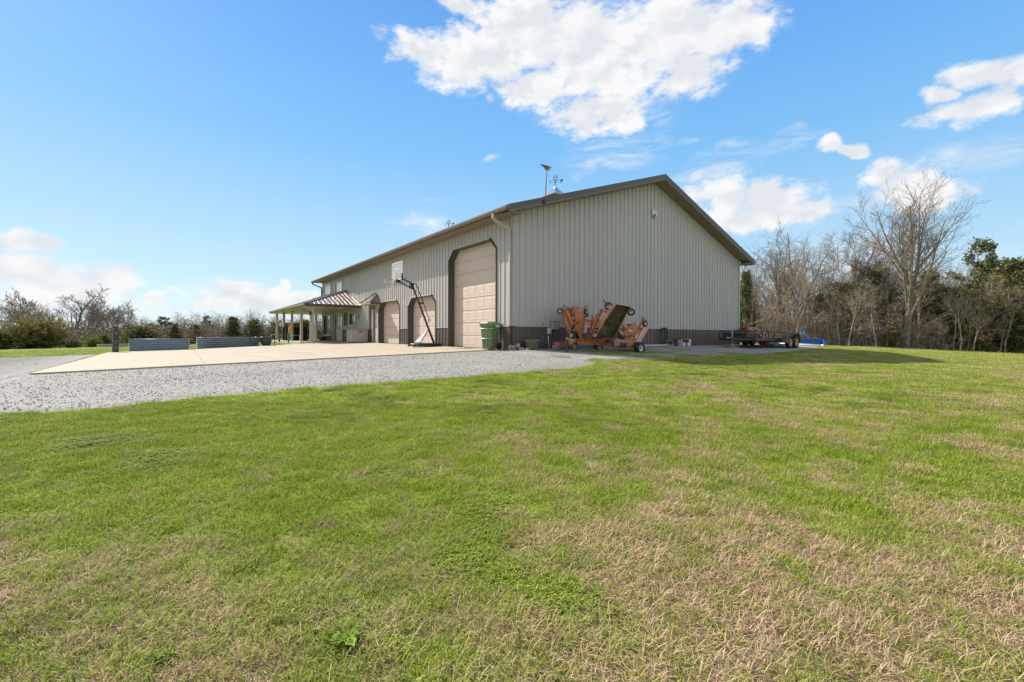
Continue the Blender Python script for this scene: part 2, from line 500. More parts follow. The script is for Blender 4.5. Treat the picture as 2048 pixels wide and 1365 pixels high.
# weeds grow through the stone around the mower
wx = t.m('MULTIPLY', t.mr(sx.outputs[0], 0.8, 2.2), t.mr(sx.outputs[0], 9.0, 6.0))
wy = t.m('MULTIPLY', t.mr(sx.outputs[1], -0.5, -1.4), 1.0)
wn = t.mr(t.noise(P, 1.3, 7.0, 0.7), 0.5, 0.62)
base = t.mix(t.m('MULTIPLY', t.m('MULTIPLY', wx, wy), t.m('MULTIPLY', wn, 0.8)), base, (0.13, 0.17, 0.04, 1))
trk = t.noise(t.v('MULTIPLY', P, (.12, 1.3, 1)), 1.0, 4.0, .6)
base = t.mix(t.mr(trk, .52, .68, 0, .38), base, (.17, .165, .16, 1))
t.put(bs.inputs['Base Color'], base)
bs.inputs['Roughness'].default_value = 0.88; bs.inputs['Specular IOR Level'].default_value = 0.25
bn = t.n('ShaderNodeBump'); bn.inputs['Strength'].default_value = 0.7; bn.inputs['Distance'].default_value = 0.009
hh = t.m('ADD', t.mr(v1.outputs['Distance'], 0, 0.8, 1, 0), t.m('MULTIPLY', sep.outputs[2], 0.5))
t.put(bn.inputs['Height'], hh); t.put(bs.inputs['Normal'], bn.outputs[0])
me.materials.append(m)
tag(link(bpy.data.objects.new('gravel_driveway', me)), kind='structure')
M_STONE = mat('loose_stone', (0.42, 0.41, 0.395), 0.85, var=0.25, scale=30, spec=0.25)

# ------------------------------------------------------------------ concrete slab, poured in panels
M_CONC = mat('concrete', (0.385, 0.318, 0.245), 0.82, var=0.10, scale=1.1, bump=0.25, bscale=60, spec=0.3, dirt=(0.30, 0.25, 0.195), dirt_amt=0.45, dirt_scale=1.3)
slab = thing('concrete_slab', None, None); tag(slab, kind='structure')
def back_y(x):
    pts = [(-13, 13.6), (-12.3, 14.2), (-9.8, 14.25), (-8.4, 15.1), (-6.6, 16.2), (-5.6, 16.9), (-4.5, 18.2), (-3.75, 19.4), (0, 19.4)]
    for (a, b), (c_, d_) in zip(pts, pts[1:]):
        if a <= x <= c_: return b + (d_ - b) * (x - a) / (c_ - a)
    return 19.4
JX = [-13.0, -9.8, -6.6, -3.3, -0.02]; JY = [0.75, 4.6, 8.4, 12.2, 99]
g_ = 0.006
for i in range(4):
    for j in range(4):
        x0, x1 = JX[i] + g_, JX[i + 1] - g_
        mb = MB(); N = 6
        xs_ = [x0 + (x1 - x0) * k / N for k in range(N + 1)]
        y0 = JY[j] + g_
        def y1f(x): return back_y(x) if j == 3 else JY[j + 1] - g_
        top = [(x, y0, slab_z(x)) for x in xs_]; bot = [(x, y1f(x), slab_z(x)) for x in xs_]
        ring = top + bot[::-1]
        mb.poly(ring)
        n_ = len(ring); lo = [(p[0], p[1], p[2] - 0.12) for p in ring]
        for k in range(n_):
            mb.quad(ring[k], ring[(k + 1) % n_], lo[(k + 1) % n_], lo[k])
        mb.build('concrete_panel', M_CONC, slab)
# porch floor
pf = MB(); pf.box(-3.7, -0.02, 19.412, 32.2, -0.2, 0.005); pf.box(-0.02, 4, 28.72, 32.2, -0.2, 0.004)
tag(pf.build('porch_floor', mat('porch_concrete', (0.38, 0.35, 0.31), 0.85, var=0.1, scale=1.5, spec=0.3)), kind='structure')
# ================================================================== BARN
M_TAN = mat('tan_steel', (0.405, 0.378, 0.36), 0.42, var=0.03, scale=1.2, spec=0.5, obj_var=0.012, stretch=(1, 1, .25), dirt=(0.36, 0.32, 0.26), dirt_amt=0.08, dirt_scale=0.7)
M_BROWN = mat('brown_steel', (0.105, 0.082, 0.067), 0.42, var=0.05, scale=1.5, spec=0.5, obj_var=0.03, dirt=(0.16, 0.14, 0.12), dirt_amt=0.15, dirt_scale=1.2)
M_TRIMB = mat('brown_trim', (0.082, 0.066, 0.054), 0.45, var=0.04, spec=0.5)
M_TRIML = mat('pale_trim', (0.45, 0.41, 0.345), 0.4, var=0.03, spec=0.5)
M_ROOF = mat('brown_roof_steel', (0.20, 0.165, 0.14), 0.34, metal=.12, var=0.05, scale=1.0, spec=0.8, obj_var=0.03)
M_SOFFIT = mat('soffit_brown', (0.235, 0.195, 0.15), 0.55, var=0.05, spec=0.4, obj_var=0.04)
M_DOOR = mat('garage_door_steel', (0.56, 0.455, 0.39), 0.5, var=0.02, scale=2, spec=0.35, obj_var=0.008, dirt=(0.42, 0.32, 0.25), dirt_amt=0.06)
M_GLASS = glass_mat('window_glass', (0.75, 0.78, 0.8), 0.04, 0.9)
M_DARKGLASS = glass_mat('dark_glass', (0.10, 0.11, 0.12), 0.05, 0.5)
M_BLACK = mat('black_metal', (0.018, 0.018, 0.019), 0.45, var=0.1)
M_BLACKP = mat('black_plastic', (0.028, 0.029, 0.031), 0.5, var=0.12, scale=9)

W_, L_ = 18.29, 28.6
EAVE = 5.22
SL = 0.336
WAIN = 0.915
barn = thing('metal_barn', 'long tan ribbed steel barn with brown wainscot and brown gabled roof', 'barn')

def profile(s0, s1):
    """(s, out) ribs: majors each 0.3048 m, two small ribs between"""
    pts = []
    k = math.floor(s0 / 0.3048) - 1
    while k * 0.3048 < s1 + 0.4:
        c = k * 0.3048
        pts += [(c - .030, 0), (c - .016, .032), (c + .016, .032), (c + .030, 0), (c + .088, 0), (c + .102, .004), (c + .116, 0),
                (c + .188, 0), (c + .202, .004), (c + .216, 0)]
        k += 1
    def val(s):
        for (a, b), (c_, d_) in zip(pts, pts[1:]):
            if a <= s <= c_: return b + (d_ - b) * (s - a) / (c_ - a)
        return 0
    ins = [(s0, val(s0))] + [p for p in pts if s0 < p[0] < s1] + [(s1, val(s1))]
    return ins, val

def sheets(name, mt, parent, frame, s0, s1, zb, zt, openings=(), pw=0.9144):
    """ribbed sheets; frame(s, out, z) -> point; zb, zt functions of s; openings: list of [(s, zlow, zhigh), ...] outlines"""
    s = s0
    while s < s1 - 0.02:
        e = min(s + pw, s1)
        ins, val = profile(s, e)
        ss = dict(ins)
        for op in openings:
            for (q, _, _) in op:
                if s < q < e: ss[q] = val(q)
        if callable(zt) and s < W_ / 2 < e: ss[W_ / 2] = val(W_ / 2)
        keys = sorted(ss)
        mb = MB()
        for a, b in zip(keys, keys[1:]):
            if b - a < 1e-6: continue
            mid = (a + b) / 2
            iv = [(zb(a), zb(b), zt(a), zt(b))]
            for op in openings:
                if op[0][0] < mid < op[-1][0]:
                    def inter(q):
                        for (p0, l0, h0), (p1, l1, h1) in zip(op, op[1:]):
                            if p0 - 1e-9 <= q <= p1 + 1e-9:
                                if p1 == p0: continue
                                f = (q - p0) / (p1 - p0)
                                return l0 + (l1 - l0) * f, h0 + (h1 - h0) * f
                        return op[0][1], op[0][2]
                    la, ha = inter(a); lb, hb = inter(b)
                    new = []
                    for (ba, bb, ta, tb) in iv:
                        if (la + lb) / 2 > (ba + bb) / 2 + .001:
                            new.append((ba, bb, min(la, ta), min(lb, tb)))
                        if (ha + hb) / 2 < (ta + tb) / 2 - .001:
                            new.append((max(ha, ba), max(hb, bb), ta, tb))
                    iv = new
            for (ba, bb, ta, tb) in iv:
                if (ta - ba) + (tb - bb) < 0.002: continue
                mb.quad(frame(a, ss[a], ba), frame(b, ss[b], bb), frame(b, ss[b], tb), frame(a, ss[a], ta))
        if mb.f: mb.build(name, mt, parent, fix=False)
        s = e

left = lambda s, o, z: (-o, s, z)          # long west side, s = y
gable = lambda s, o, z: (s, -o, z)         # near gable, s = x
gtop = lambda x: EAVE + .128 + SL * (x if x < W_ / 2 else W_ - x)
OPS = []
def garage(y0, y1, h, c):
    OPS.append([(y0, -1, h - c), (y0 + c, -1, h), (y1 - c, -1, h), (y1, -1, h - c)]); return (y0, y1, h, c)
G = [garage(1.15, 5.13, 4.57, .45), garage(6.45, 9.80, 2.6, .45), garage(11.02, 14.37, 2.6, .42)]
def rect(y0, y1, z0, z1): OPS.append([(y0, z0, z1), (y1, z0, z1)])
PD = (14.46, 15.46, 0, 2.14); UW = [(25.75, 28.05, 3.98, 4.95), (22.4, 24.4, 3.98, 4.85)]
LW = [(25.75, 28.05, 0.46, 2.2), (19.05, 20.55, 1.24, 2.16)]; DD = (22.35, 24.5, 0, 2.2)
for r in (PD, *UW, *LW, DD): rect(*r)
sheets('wainscot_sheet', M_BROWN, barn, left, 0, L_, lambda s: -0.03, lambda s: WAIN, OPS)
sheets('wall_sheet', M_TAN, barn, left, 0, L_, lambda s: WAIN, lambda s: EAVE, OPS)
sheets('wainscot_sheet', M_BROWN, barn, gable, 0, W_, lambda s: -0.1, lambda s: WAIN)
sheets('wall_sheet', M_TAN, barn, gable, 0, W_, lambda s: WAIN, gtop)
# far walls, plain
mb = MB(); mb.quad((W_, 0, -.5), (W_, L_, -.5), (W_, L_, EAVE), (W_, 0, EAVE))
mb.poly([(0, L_, -.5), (W_, L_, -.5), (W_, L_, EAVE), (W_ / 2, L_, gtop(W_ / 2)), (0, L_, EAVE)])
mb.build('back_wall', M_TAN, barn)
# trims: corner, wainscot cap
mb = MB()
for (z0_, z1_, m_) in ((WAIN + .02, EAVE, M_TAN), (-.1, WAIN - .01, M_TRIMB)):
    mb = MB(); mb.prism([(-.030, .11, z0_), (-.030, -.030, z0_), (.11, -.030, z0_), (.11, -.0245, z0_), (-.0245, -.0245, z0_), (-.0245, .11, z0_)], (0, 0, z1_ - z0_)); mb.build('corner_trim', m_, barn)
    mb = MB(); mb.box(W_ - .1, W_ + .03, -.029, -.024, z0_, z1_); mb.build('corner_trim', m_, barn)
    mb = MB(); mb.box(-.029, -.024, L_ - .1, L_ + .02, z0_, z1_); mb.build('corner_trim', m_, barn)
def cap(segs, fr):
    for (a, b) in segs:
        mb = MB()
        p = [fr(a, .0, WAIN - .012), fr(b, .0, WAIN - .012), fr(b, .034, WAIN - .012), fr(a, .034, WAIN - .012)]
        off = (0, 0, .026)
        mb.prism(p, off); mb.build('wainscot_trim', M_TRIML, barn)
cap([(0.11, 1.12), (5.16, 6.42), (9.83, 10.99), (15.5, 19.0), (19.0, 22.3), (24.55, 25.7), (28.1, L_ - .1)], left)
cap([(.11, W_ - .1)], gable)

# garage doors -----------------------------------------------------
RC = 0.30
def trim_path(mb, pts, fr, w, o):
    """flat trim strip along outline pts [(s,z)], of width w toward outside, standing o proud"""
    c = Vector((sum(p[0] for p in pts) / len(pts), 0))
    for a, b in zip(pts, pts[1:]):
        A = Vector(fr(a[0], o, a[1])); B = Vector(fr(b[0], o, b[1]))
        mb.bar(A, B, w, 0.02 if False else w, up=(1, 0, 0))
for gi, (y0, y1, h, c) in enumerate(G):
    d = thing('garage_door', None, None); d.parent = barn
    out = [(y0, 0), (y0, h - c), (y0 + c, h), (y1 - c, h), (y1, h - c), (y1, 0)]
    # frame edge trim (brown, with the pale lip above)
    mb = MB()
    for a, b in zip(out, out[1:]):
        mb.bar((-.03, a[0], a[1]), (-.03, b[0], b[1]), .045, .05, up=(1, 0, 0))
    mb.build('door_trim', M_TRIMB, d)
    mb = MB()
    for a, b in zip(out[1:4], out[2:5]):
        A = Vector((-.045, a[0], a[1] + .045)); B = Vector((-.045, b[0], b[1] + .045)); mb.bar(A, B, .05, .035, up=(1, 0, 0))
    mb.bar((-.045, out[1][0], out[1][1] + .045), (-.045, out[2][0], out[2][1] + .045), .05, .035, up=(1, 0, 0))
    mb.build('door_drip_cap', M_TRIML, d)
    # jambs and head
    mb = MB()
    for a, b in zip(out, out[1:]):
        mb.quad((-.03, a[0], a[1]), (-.03, b[0], b[1]), (RC + .05, b[0], b[1]), (RC + .05, a[0], a[1]))
    mb.build('door_jamb', M_TRIMB, d)
    ns = 8 if h > 4 else 5
    sh = h / ns
    ncol = 6 if h > 4 else 5
    cw = (y1 - y0) / ncol
    for k in range(ns):
        z0, z1 = k * sh + .004, (k + 1) * sh - .004
        mb = MB()
        mb.box(RC, RC + .045, y0 - .02, y1 + .02, z0, z1)
        # rounded top lip of each section and embossed panels
        mb.bar((RC - .002, y0, z1 - .008), (RC - .002, y1, z1 - .008), .016, .012)
        for q in range(ncol):
            a, b = y0 + q * cw + .075, y0 + (q + 1) * cw - .075
            zz0, zz1 = z0 + .10, z1 - .10
            o = [(a, zz0), (b, zz0), (b, zz1), (a, zz1)]; i1 = [(a + .022, zz0 + .022), (b - .022, zz0 + .022), (b - .022, zz1 - .022), (a + .022, zz1 - .022)]
            i2 = [(a + .05, zz0 + .05), (b - .05, zz0 + .05), (b - .05, zz1 - .05), (a + .05, zz1 - .05)]
            X0, X1, X2 = RC - .001, RC - .009, RC - .004
            for u in range(4):
                w_ = (u + 1) % 4
                mb.quad((X0, *o[u]), (X0, *o[w_]), (X1, *i1[w_]), (X1, *i1[u]))
                mb.quad((X1, *i1[u]), (X1, *i1[w_]), (X2, *i2[w_]), (X2, *i2[u]))
            mb.poly([(X2, *p) for p in i2])
        mb.build('door_section', M_DOOR, d)
    mb = MB(); mb.box(RC - .01, RC + .04, y0, y1, -.02, .006); mb.build('door_seal', M_BLACKP, d)

# person door ----------------------------------------------------------
def entry(y0, y1, z1, name, leaves=1, rec=.06, white=(0.50, 0.48, 0.42)):
    d = thing(name, None, None); d.parent = barn
    M_E = mat('entry_door_paint', white, 0.45, var=0.03)
    mb = MB()
    for a, b in (((y0, 0), (y0, z1)), ((y0, z1), (y1, z1)), ((y1, z1), (y1, 0))):
        mb.bar((-.03, a[0], a[1]), (-.03, b[0], b[1]), .09, .08, up=(1, 0, 0))
    mb.build('door_frame', M_TRIML, d)
    w = (y1 - y0 - .1) / leaves
    for k in range(leaves):
        a = y0 + .05 + k * w + .008; b = a + w - .016
        lf = MB(); g0, g1 = .50 * z1 / 1.0 * .92, z1 - .22
        gl, gr = a + .17 * w + .03, b - .17 * w - .03
        X0, X1 = rec, rec + .045
        lf.box(X0, X1, a, gl, .02, z1 - .05); lf.box(X0, X1, gr, b, .02, z1 - .05)
        lf.box(X0, X1, gl, gr, .02, g0); lf.box(X0, X1, gl, gr, g1, z1 - .05)
        for (za, zb_) in ((.18, .42), (.50, g0 - .12)):
            lf.box(X0 - .012, X0 + .001, gl + .0, gr - .0, za, zb_)
        lf.build('door_leaf', M_E, d)
        gm_ = MB(); gm_.box(X0 + .012, X0 + .03, gl, gr, g0, g1); gm_.build('door_glass', M_GLASS, d)
        mu = MB()
        for q in (1, 2): mu.box(X0 + .004, X0 + .011, gl + (gr - gl) * q / 3 - .008, gl + (gr - gl) * q / 3 + .008, g0, g1)
        for q in (1, 2): mu.box(X0 + .002, X0 + .0115, gl, gr, g0 + (g1 - g0) * q / 3 - .008, g0 + (g1 - g0) * q / 3 + .008)
        mu.build('glazing_bar', M_E, d)
        kn = MB()
        ky = b - .06 if (leaves == 1 or k == 1) else b - .06
        if leaves == 2 and k == 1: ky = a + .06
        kn.tube([(X0, ky, 1.0), (X0 - .06, ky, 1.0)], .018, 8); kn.lathe([(0, -.03), (.03, -.015), (.03, .015), (0, .03)], 10, Matrix.Translation((X0 - .075, ky, 1.0)))
        kn.build('door_knob', M_BLACK, d)
        kn = MB(); kn.tube([(X0, ky, 1.16), (X0 - .02, ky, 1.16)], .03, 8); kn.build('deadbolt', M_BLACK, d)
    th = MB(); th.box(-.05, .1, y0, y1, -.01, .02); th.build('threshold', M_TRIMB, d)
entry(*PD[:2], PD[3], 'entry_door')
entry(*DD[:2], DD[3], 'double_entry_door', 2)

# windows ---------------------------------------------------------------
M_BLIND = mat('white_blind', (0.62, 0.60, 0.62), 0.35, var=0.03, spec=0.8, coat=0.6)
def window(y0, y1, z0, z1, kind):
    w = thing('window', None, None); w.parent = barn
    mb = MB()
    for a, b in (((y0, z0), (y1, z0)), ((y1, z0), (y1, z1)), ((y1, z1), (y0, z1)), ((y0, z1), (y0, z0))):
        mb.bar((-.03, *a), (-.03, *b), .10, .075, up=(1, 0, 0))
    mb.build('window_frame', M_TRIML, w)
    if kind == 'blind':
        g = MB(); g.box(.02, .03, y0, y1, z0, z1); g.build('window_pane', M_BLIND, w)
    else:
        mid = y0 + (y1 - y0) * .5
        g = MB(); g.box(.02, .03, y0, mid, z0, z1); g.build('window_pane', M_GLASS, w)
        g = MB(); g.box(.045, .055, mid, y1, z0, z1); g.build('window_pane', M_DARKGLASS, w)
        g = MB(); g.box(.0, .06, mid - .03, mid + .03, z0, z1); g.build('window_mullion', M_TRIML, w)
for u in UW: window(*u, 'blind')
for u in LW: window(*u, 'slider')
mb = MB()
for k in range(16):
    z = 1.26 + k * .058
    mb.bar((-.035, 21.2, z), (-.035, 21.82, z + .0), .05, .012, up=(.5, 0, 1))
mb.box(-.06, -.022, 21.12, 21.2, 1.22, 2.2); mb.box(-.06, -.022, 21.82, 21.9, 1.22, 2.2); mb.box(-.06, -.022, 21.2, 21.82, 2.12, 2.2); mb.box(-.06, -.022, 21.2, 21.82, 1.22, 1.28)
mb.box(-.03, -.021, 21.2, 21.82, 1.28, 2.12)
mb.build('shutter', M_BROWN, barn)
mb = MB(); mb.box(-.1, -.02, 24.9, 25.1, 0.0, 2.4); mb.build('porch_pilaster', M_TRIML, barn)

# roof --------------------------------------------------------------------
OH = 0.62
RZ = 5.61            # roof plane height above the west wall line
def rz(x): return RZ + SL * (x if x < W_ / 2 else W_ - x)
def roof_frame(side):
    if side == 0: return lambda s, o, z: (z, s, rz(z) + o)
    return lambda s, o, z: (W_ - z, s, rz(z) + o)
for side in (0, 1):
    sheets('roof_sheet', M_ROOF, barn, roof_frame(side), -OH, L_ + OH, lambda s: -0.74, lambda s: W_ / 2)
mb = MB()
for sx_ in (1, -1):
    a = W_ / 2; mb.prism([(a, -OH - .02, rz(a) + .045), (a + sx_ * .25, -OH - .02, rz(a) - .25 * SL + .03), (a + sx_ * .25, -OH - .02, rz(a) - .25 * SL + .022), (a, -OH - .02, rz(a) + .03)], (0, L_ + 2 * OH + .04, 0))
mb.build('ridge_cap', M_ROOF, barn)
# rake trim on the near gable: dark upper band, lighter lower band
for sx_ in (0, 1):
    X = (lambda x: x) if sx_ == 0 else (lambda x: W_ - x)
    a, b = -0.74, W_ / 2
    def P2(x, dz, y): return (X(x), y, rz(x) + dz)
    mb = MB(); mb.prism([P2(a, .035, -OH - .03), P2(b, .035, -OH - .03), P2(b, -.15, -OH - .03), P2(a, -.15, -OH - .03)], (0, .028, 0))
    mb.prism([P2(a, .03, -OH), P2(b, .03, -OH), P2(b, .022, -OH), P2(a, .022, -OH)], (0, .16, 0))
    mb.build('rake_trim', M_TRIMB, barn)
    mb = MB(); mb.prism([P2(a + .02, -.152, -OH - .018), P2(b, -.152, -OH - .018), P2(b, -.265, -OH - .018), P2(a + .02, -.265, -OH - .018)], (0, .03, 0))
    mb.build('rake_fascia', mat('grey_brown_trim', (0.115, 0.10, 0.088), 0.45, var=.03), barn)
    # sloped soffit under the rake, in boards
    n = 32
    me_s = None
    for k in range(n):
        x0 = -0.70 + (W_ / 2 + .70) * k / n; x1 = -0.70 + (W_ / 2 + .70) * (k + 1) / n - .012
        mb = MB(); mb.prism([P2(x0, -.255, -OH + .012), P2(x1, -.255, -OH + .012), P2(x1, -.27, -OH + .012), P2(x0, -.27, -OH + .012)], (0, OH - .014, 0))
        mb.build('soffit_panel', M_SOFFIT, barn)
# level soffit along the west eave
me_s = MB().box(-.69, -.022, 0, .292, 5.195, 5.208).box(-.69, -.022, .292, .300, 5.2, 5.206).mesh('soffit_panel', M_SOFFIT); fix_normals(me_s)
k = 0; y = -OH + .02
while y < L_ + OH - .3:
    o = bpy.data.objects.new('soffit_panel', me_s); o.location = (0, y, 0); link(o, barn); y += .3048
mb = MB(); mb.box(W_ + .022, W_ + .7, -OH + .02, L_ + OH, 5.17, 5.19); mb.build('soffit_panel', M_SOFFIT, barn)
mb = MB(); mb.box(-.73, -.70, -OH, L_ + OH, 5.17, 5.34); mb.build('eave_fascia', M_TRIMB, barn)
mb = MB(); mb.box(W_ + .7, W_ + .73, -OH, L_ + OH, 5.15, 5.34); mb.build('eave_fascia', M_TRIMB, barn)
# gutter (K style) and downspouts
M_GUT = mat('gutter_brown', (0.17, 0.135, 0.105), 0.38, var=.03, spec=.6)
M_DSP = mat('downspout_tan', (0.40, 0.365, 0.305), 0.4, var=.03)
gp = [(-.735, 5.20), (-.80, 5.20), (-.815, 5.24), (-.845, 5.28), (-.85, 5.345), (-.842, 5.345), (-.835, 5.285), (-.80, 5.25), (-.79, 5.215), (-.735, 5.215)]
mb = MB(); mb.prism([(p[0], -OH + .02, p[1]) for p in gp], (0, L_ + 2 * OH - .04, 0)); mb.box(-.845, -.735, -OH + .02, -OH + .03, 5.2, 5.34)
mb.build('gutter', M_GUT, barn)
def downspout(pts, m, w=.075, h=.10):
    mb = MB()
    for a, b in zip(pts, pts[1:]):
        a = Vector(a); b = Vector(b); d_ = (b - a).normalized()
        mb.bar(a - d_ * .012, b + d_ * .012, w, h, up=(1, 0, 0) if abs(d_.z) > .7 else (0, 0, 1))
    return mb.build('downspout', m, barn)
downspout([(-.79, .28, 5.21), (-.79, .28, 5.06), (-.66, .25, 4.94), (-.30, .17, 4.78), (-.10, .13, 4.68), (-.085, .13, 4.5), (-.085, .13, WAIN)], M_DSP)
downspout([(-.085, .13, WAIN - .004), (-.085, .13, .12), (-.18, .13, .03)], M_TRIMB)
downspout([(-.79, L_ + .3, 5.21), (-.79, L_ + .3, 5.08), (-.30, L_ + .1, 4.86), (-.10, L_ - .1, 4.75), (-.085, L_ - .1, 3.97)], M_TRIMB)
downspout([(-.085, 15.9, 2.55), (-.085, 15.9, .12), (-.2, 15.9, .03)], M_TRIMB)
# loose cable at the corner
mb = MB(); mb.tube([(-.62, -.3, 5.19), (-.3, -.2, 5.14), (-.02, -.06, 5.03), (.2, -.06, 4.98)], .012, 5); mb.build('corner_brace', M_TRIML, barn)

# hood over the person door
def hip_roof(name, y0, y1, xo, ze, zr, run, M_R, M_E, yend0=True, yend1=True, rib=.3048, parent=None, xi=0):
    """lean-to hip against the wall: eave at xo, wall at xi; hips of length run at the ends"""
    r = thing(name, None, None); r.parent = parent or barn
    ya, yb = y0 + (run if yend0 else 0), y1 - (run if yend1 else 0)
    def sheetface(A, B, C, D, up):  # A,B eave ends; C,D top ends (D over A)
        A, B, C, D = map(Vector, (A, B, C, D))
        n = max(2, int(round((B - A).length / rib)))
        nrm = (B - A).cross(D - A if (D - A).length > .01 else C - A).normalized()
        if nrm.z < 0: nrm = -nrm
        e = (B - A).normalized()
        mb = MB(); mb.poly([A, B, C, D] if (C - D).length > 1e-3 else [A, B, C])
        L = (B - A).length
        ups = up.normalized()
        for k in range(n + 1):
            s_ = min(L - .03, max(.03, k * L / n))
            p = A + e * s_
            # where the rib meets the hip or the ridge
            best = None
            for (U, V_) in ((B, C), (C, D), (D, A)):
                w_ = V_ - U
                den = ups.cross(w_).dot(nrm)
                if abs(den) < 1e-6: continue
                t_ = (U - p).cross(w_).dot(nrm) / den
                q_ = (U - p).cross(ups).dot(nrm) / den
                if t_ > .02 and -.001 <= q_ <= 1.001: best = t_ if best is None else min(best, t_)
            if best: mb.bar(p + nrm * .012, p + ups * best + nrm * .012, .055, .034, up=nrm)
        mb.build('roof_sheet', M_R, r)
    zt = zr
    sheetface((xo, y1, ze), (xo, y0, ze), (xi, ya, zt), (xi, yb, zt), Vector((xi - xo, 0, zt - ze)))
    if yend0: sheetface((xo, y0, ze), (xi, y0, ze), (xi, ya, zt), (xi, ya, zt), Vector((0, run, zt - ze)))
    if yend1: sheetface((xi, y1, ze), (xo, y1, ze), (xi, yb, zt), (xi, yb, zt), Vector((0, -run, zt - ze)))
    mb = MB()
    if yend0: mb.bar((xo, y0, ze + .03), (xi, ya, zt + .03), .14, .03)
    if yend1: mb.bar((xo, y1, ze + .03), (xi, yb, zt + .03), .14, .03)
    mb.bar((xi - .06, ya, zt + .03), (xi - .06, yb, zt + .03), .12, .02)
    mb.build('hip_cap', M_E, r)
    mb = MB()
    f = .17 if xo < -2 else .13
    mb.box(xo, xo + .03, y0, y1, ze - f, ze - .005); mb.box(xo + .03, xi, y0, y0 + .03, ze - f, ze - .005); mb.box(xo + .03, xi, y1 - .03, y1, ze - f, ze - .005)
    mb.build('fascia', M_E, r)
    return r
M_SOFL = mat('soffit_tan', (0.46, 0.42, 0.30), 0.5, var=.03)
hr = hip_roof('door_hood', 14.02, 15.88, -.72, 2.62, 3.27, .80, M_ROOF, M_TRIMB, parent=barn)
mb = MB(); mb.box(-.69, -.022, 14.05, 15.85, 2.50, 2.515); mb.build('hood_soffit', M_SOFL, hr)
# porch: hip roof on posts wrapping the far corner
PE, PZ = -3.72, 2.60
pr = hip_roof('porch_roof', 17.87, 32.1, PE, PZ, 3.95, 3.62, M_ROOF, M_TRIMB, parent=barn, yend1=False)
mb = MB(); mb.quad((0, 32.1, PZ), (18, 32.1, PZ), (18, L_ + .02, 3.8), (0, L_ + .02, 3.8)); mb.box(0, 18, 32.07, 32.1, PZ - .17, PZ); mb.quad((PE, 32.1, PZ), (0, 32.1, PZ), (0, L_, 3.95), (0, L_, 3.94)); mb.build('roof_sheet', M_ROOF, pr)
for k in range(12):
    x0 = PE + .04 + k * .307
    mb = MB(); mb.box(x0, x0 + .300, 17.91, 32.06, PZ - .185, PZ - .17); mb.build('soffit_board', M_SOFL, pr)
mb = MB(); mb.box(0.02, 17.9, L_ + .03, 32.06, PZ - .185, PZ - .17); mb.build('soffit_board', M_SOFL, pr)
mb = MB(); mb.prism([(p[0] + (PE + .735) + .0, 17.88, p[1] - 5.345 + PZ + .01) for p in gp], (0, 14.2, 0)); mb.build('gutter', mat('gutter_tan', (0.30, 0.27, 0.22), 0.4), pr)
mb = MB(); mb.prism([(PE + .05, p[0] + .735 + 17.87, p[1] - 5.345 + PZ + .01) for p in gp], (3.6, 0, 0)); mb.build('gutter', M_TRIMB, pr)
M_POST = mat('porch_post_paint', (0.40, 0.36, 0.30), 0.5, var=.03, obj_var=.03)
def post(x, y, base=False):
    mb = MB()
    w = .085
    mb.rbox(x - w, x + w, y - w, y + w, -.05, PZ - .185, .012)
    mb.rbox(x - w - .02, x + w + .02, y - w - .02, y + w + .02, PZ - .33, PZ - .187, .008)
    if base: mb.rbox(x - .16, x + .16, y - .16, y + .16, -.05, .22, .03)
    else: mb.rbox(x - w - .02, x + w + .02, y - w - .02, y + w + .02, -.05, .12, .008)
    mb.build('porch_post', M_POST, pr)
for y in (18.15, 21.5, 24.9, 28.3): post(-3.2, y)
post(-3.2, 31.7, True); post(.15, 31.6); post(6, 31.6)
mb = MB()
for a, b in zip([(-3.78, 18.1, 2.45), (-3.6, 18.1, 2.33), (-3.36, 18.12, 2.25), (-3.34, 18.14, 2.1)], [(-3.6, 18.1, 2.33), (-3.36, 18.12, 2.25), (-3.34, 18.14, 2.1), (-3.34, 18.14, .1)]): mb.bar(a, b, .07, .08, up=(1, 0, 0))
mb.bar((-3.34, 18.14, .1), (-3.55, 18.14, .0), .07, .08)
mb.build('downspout', M_DSP, pr)

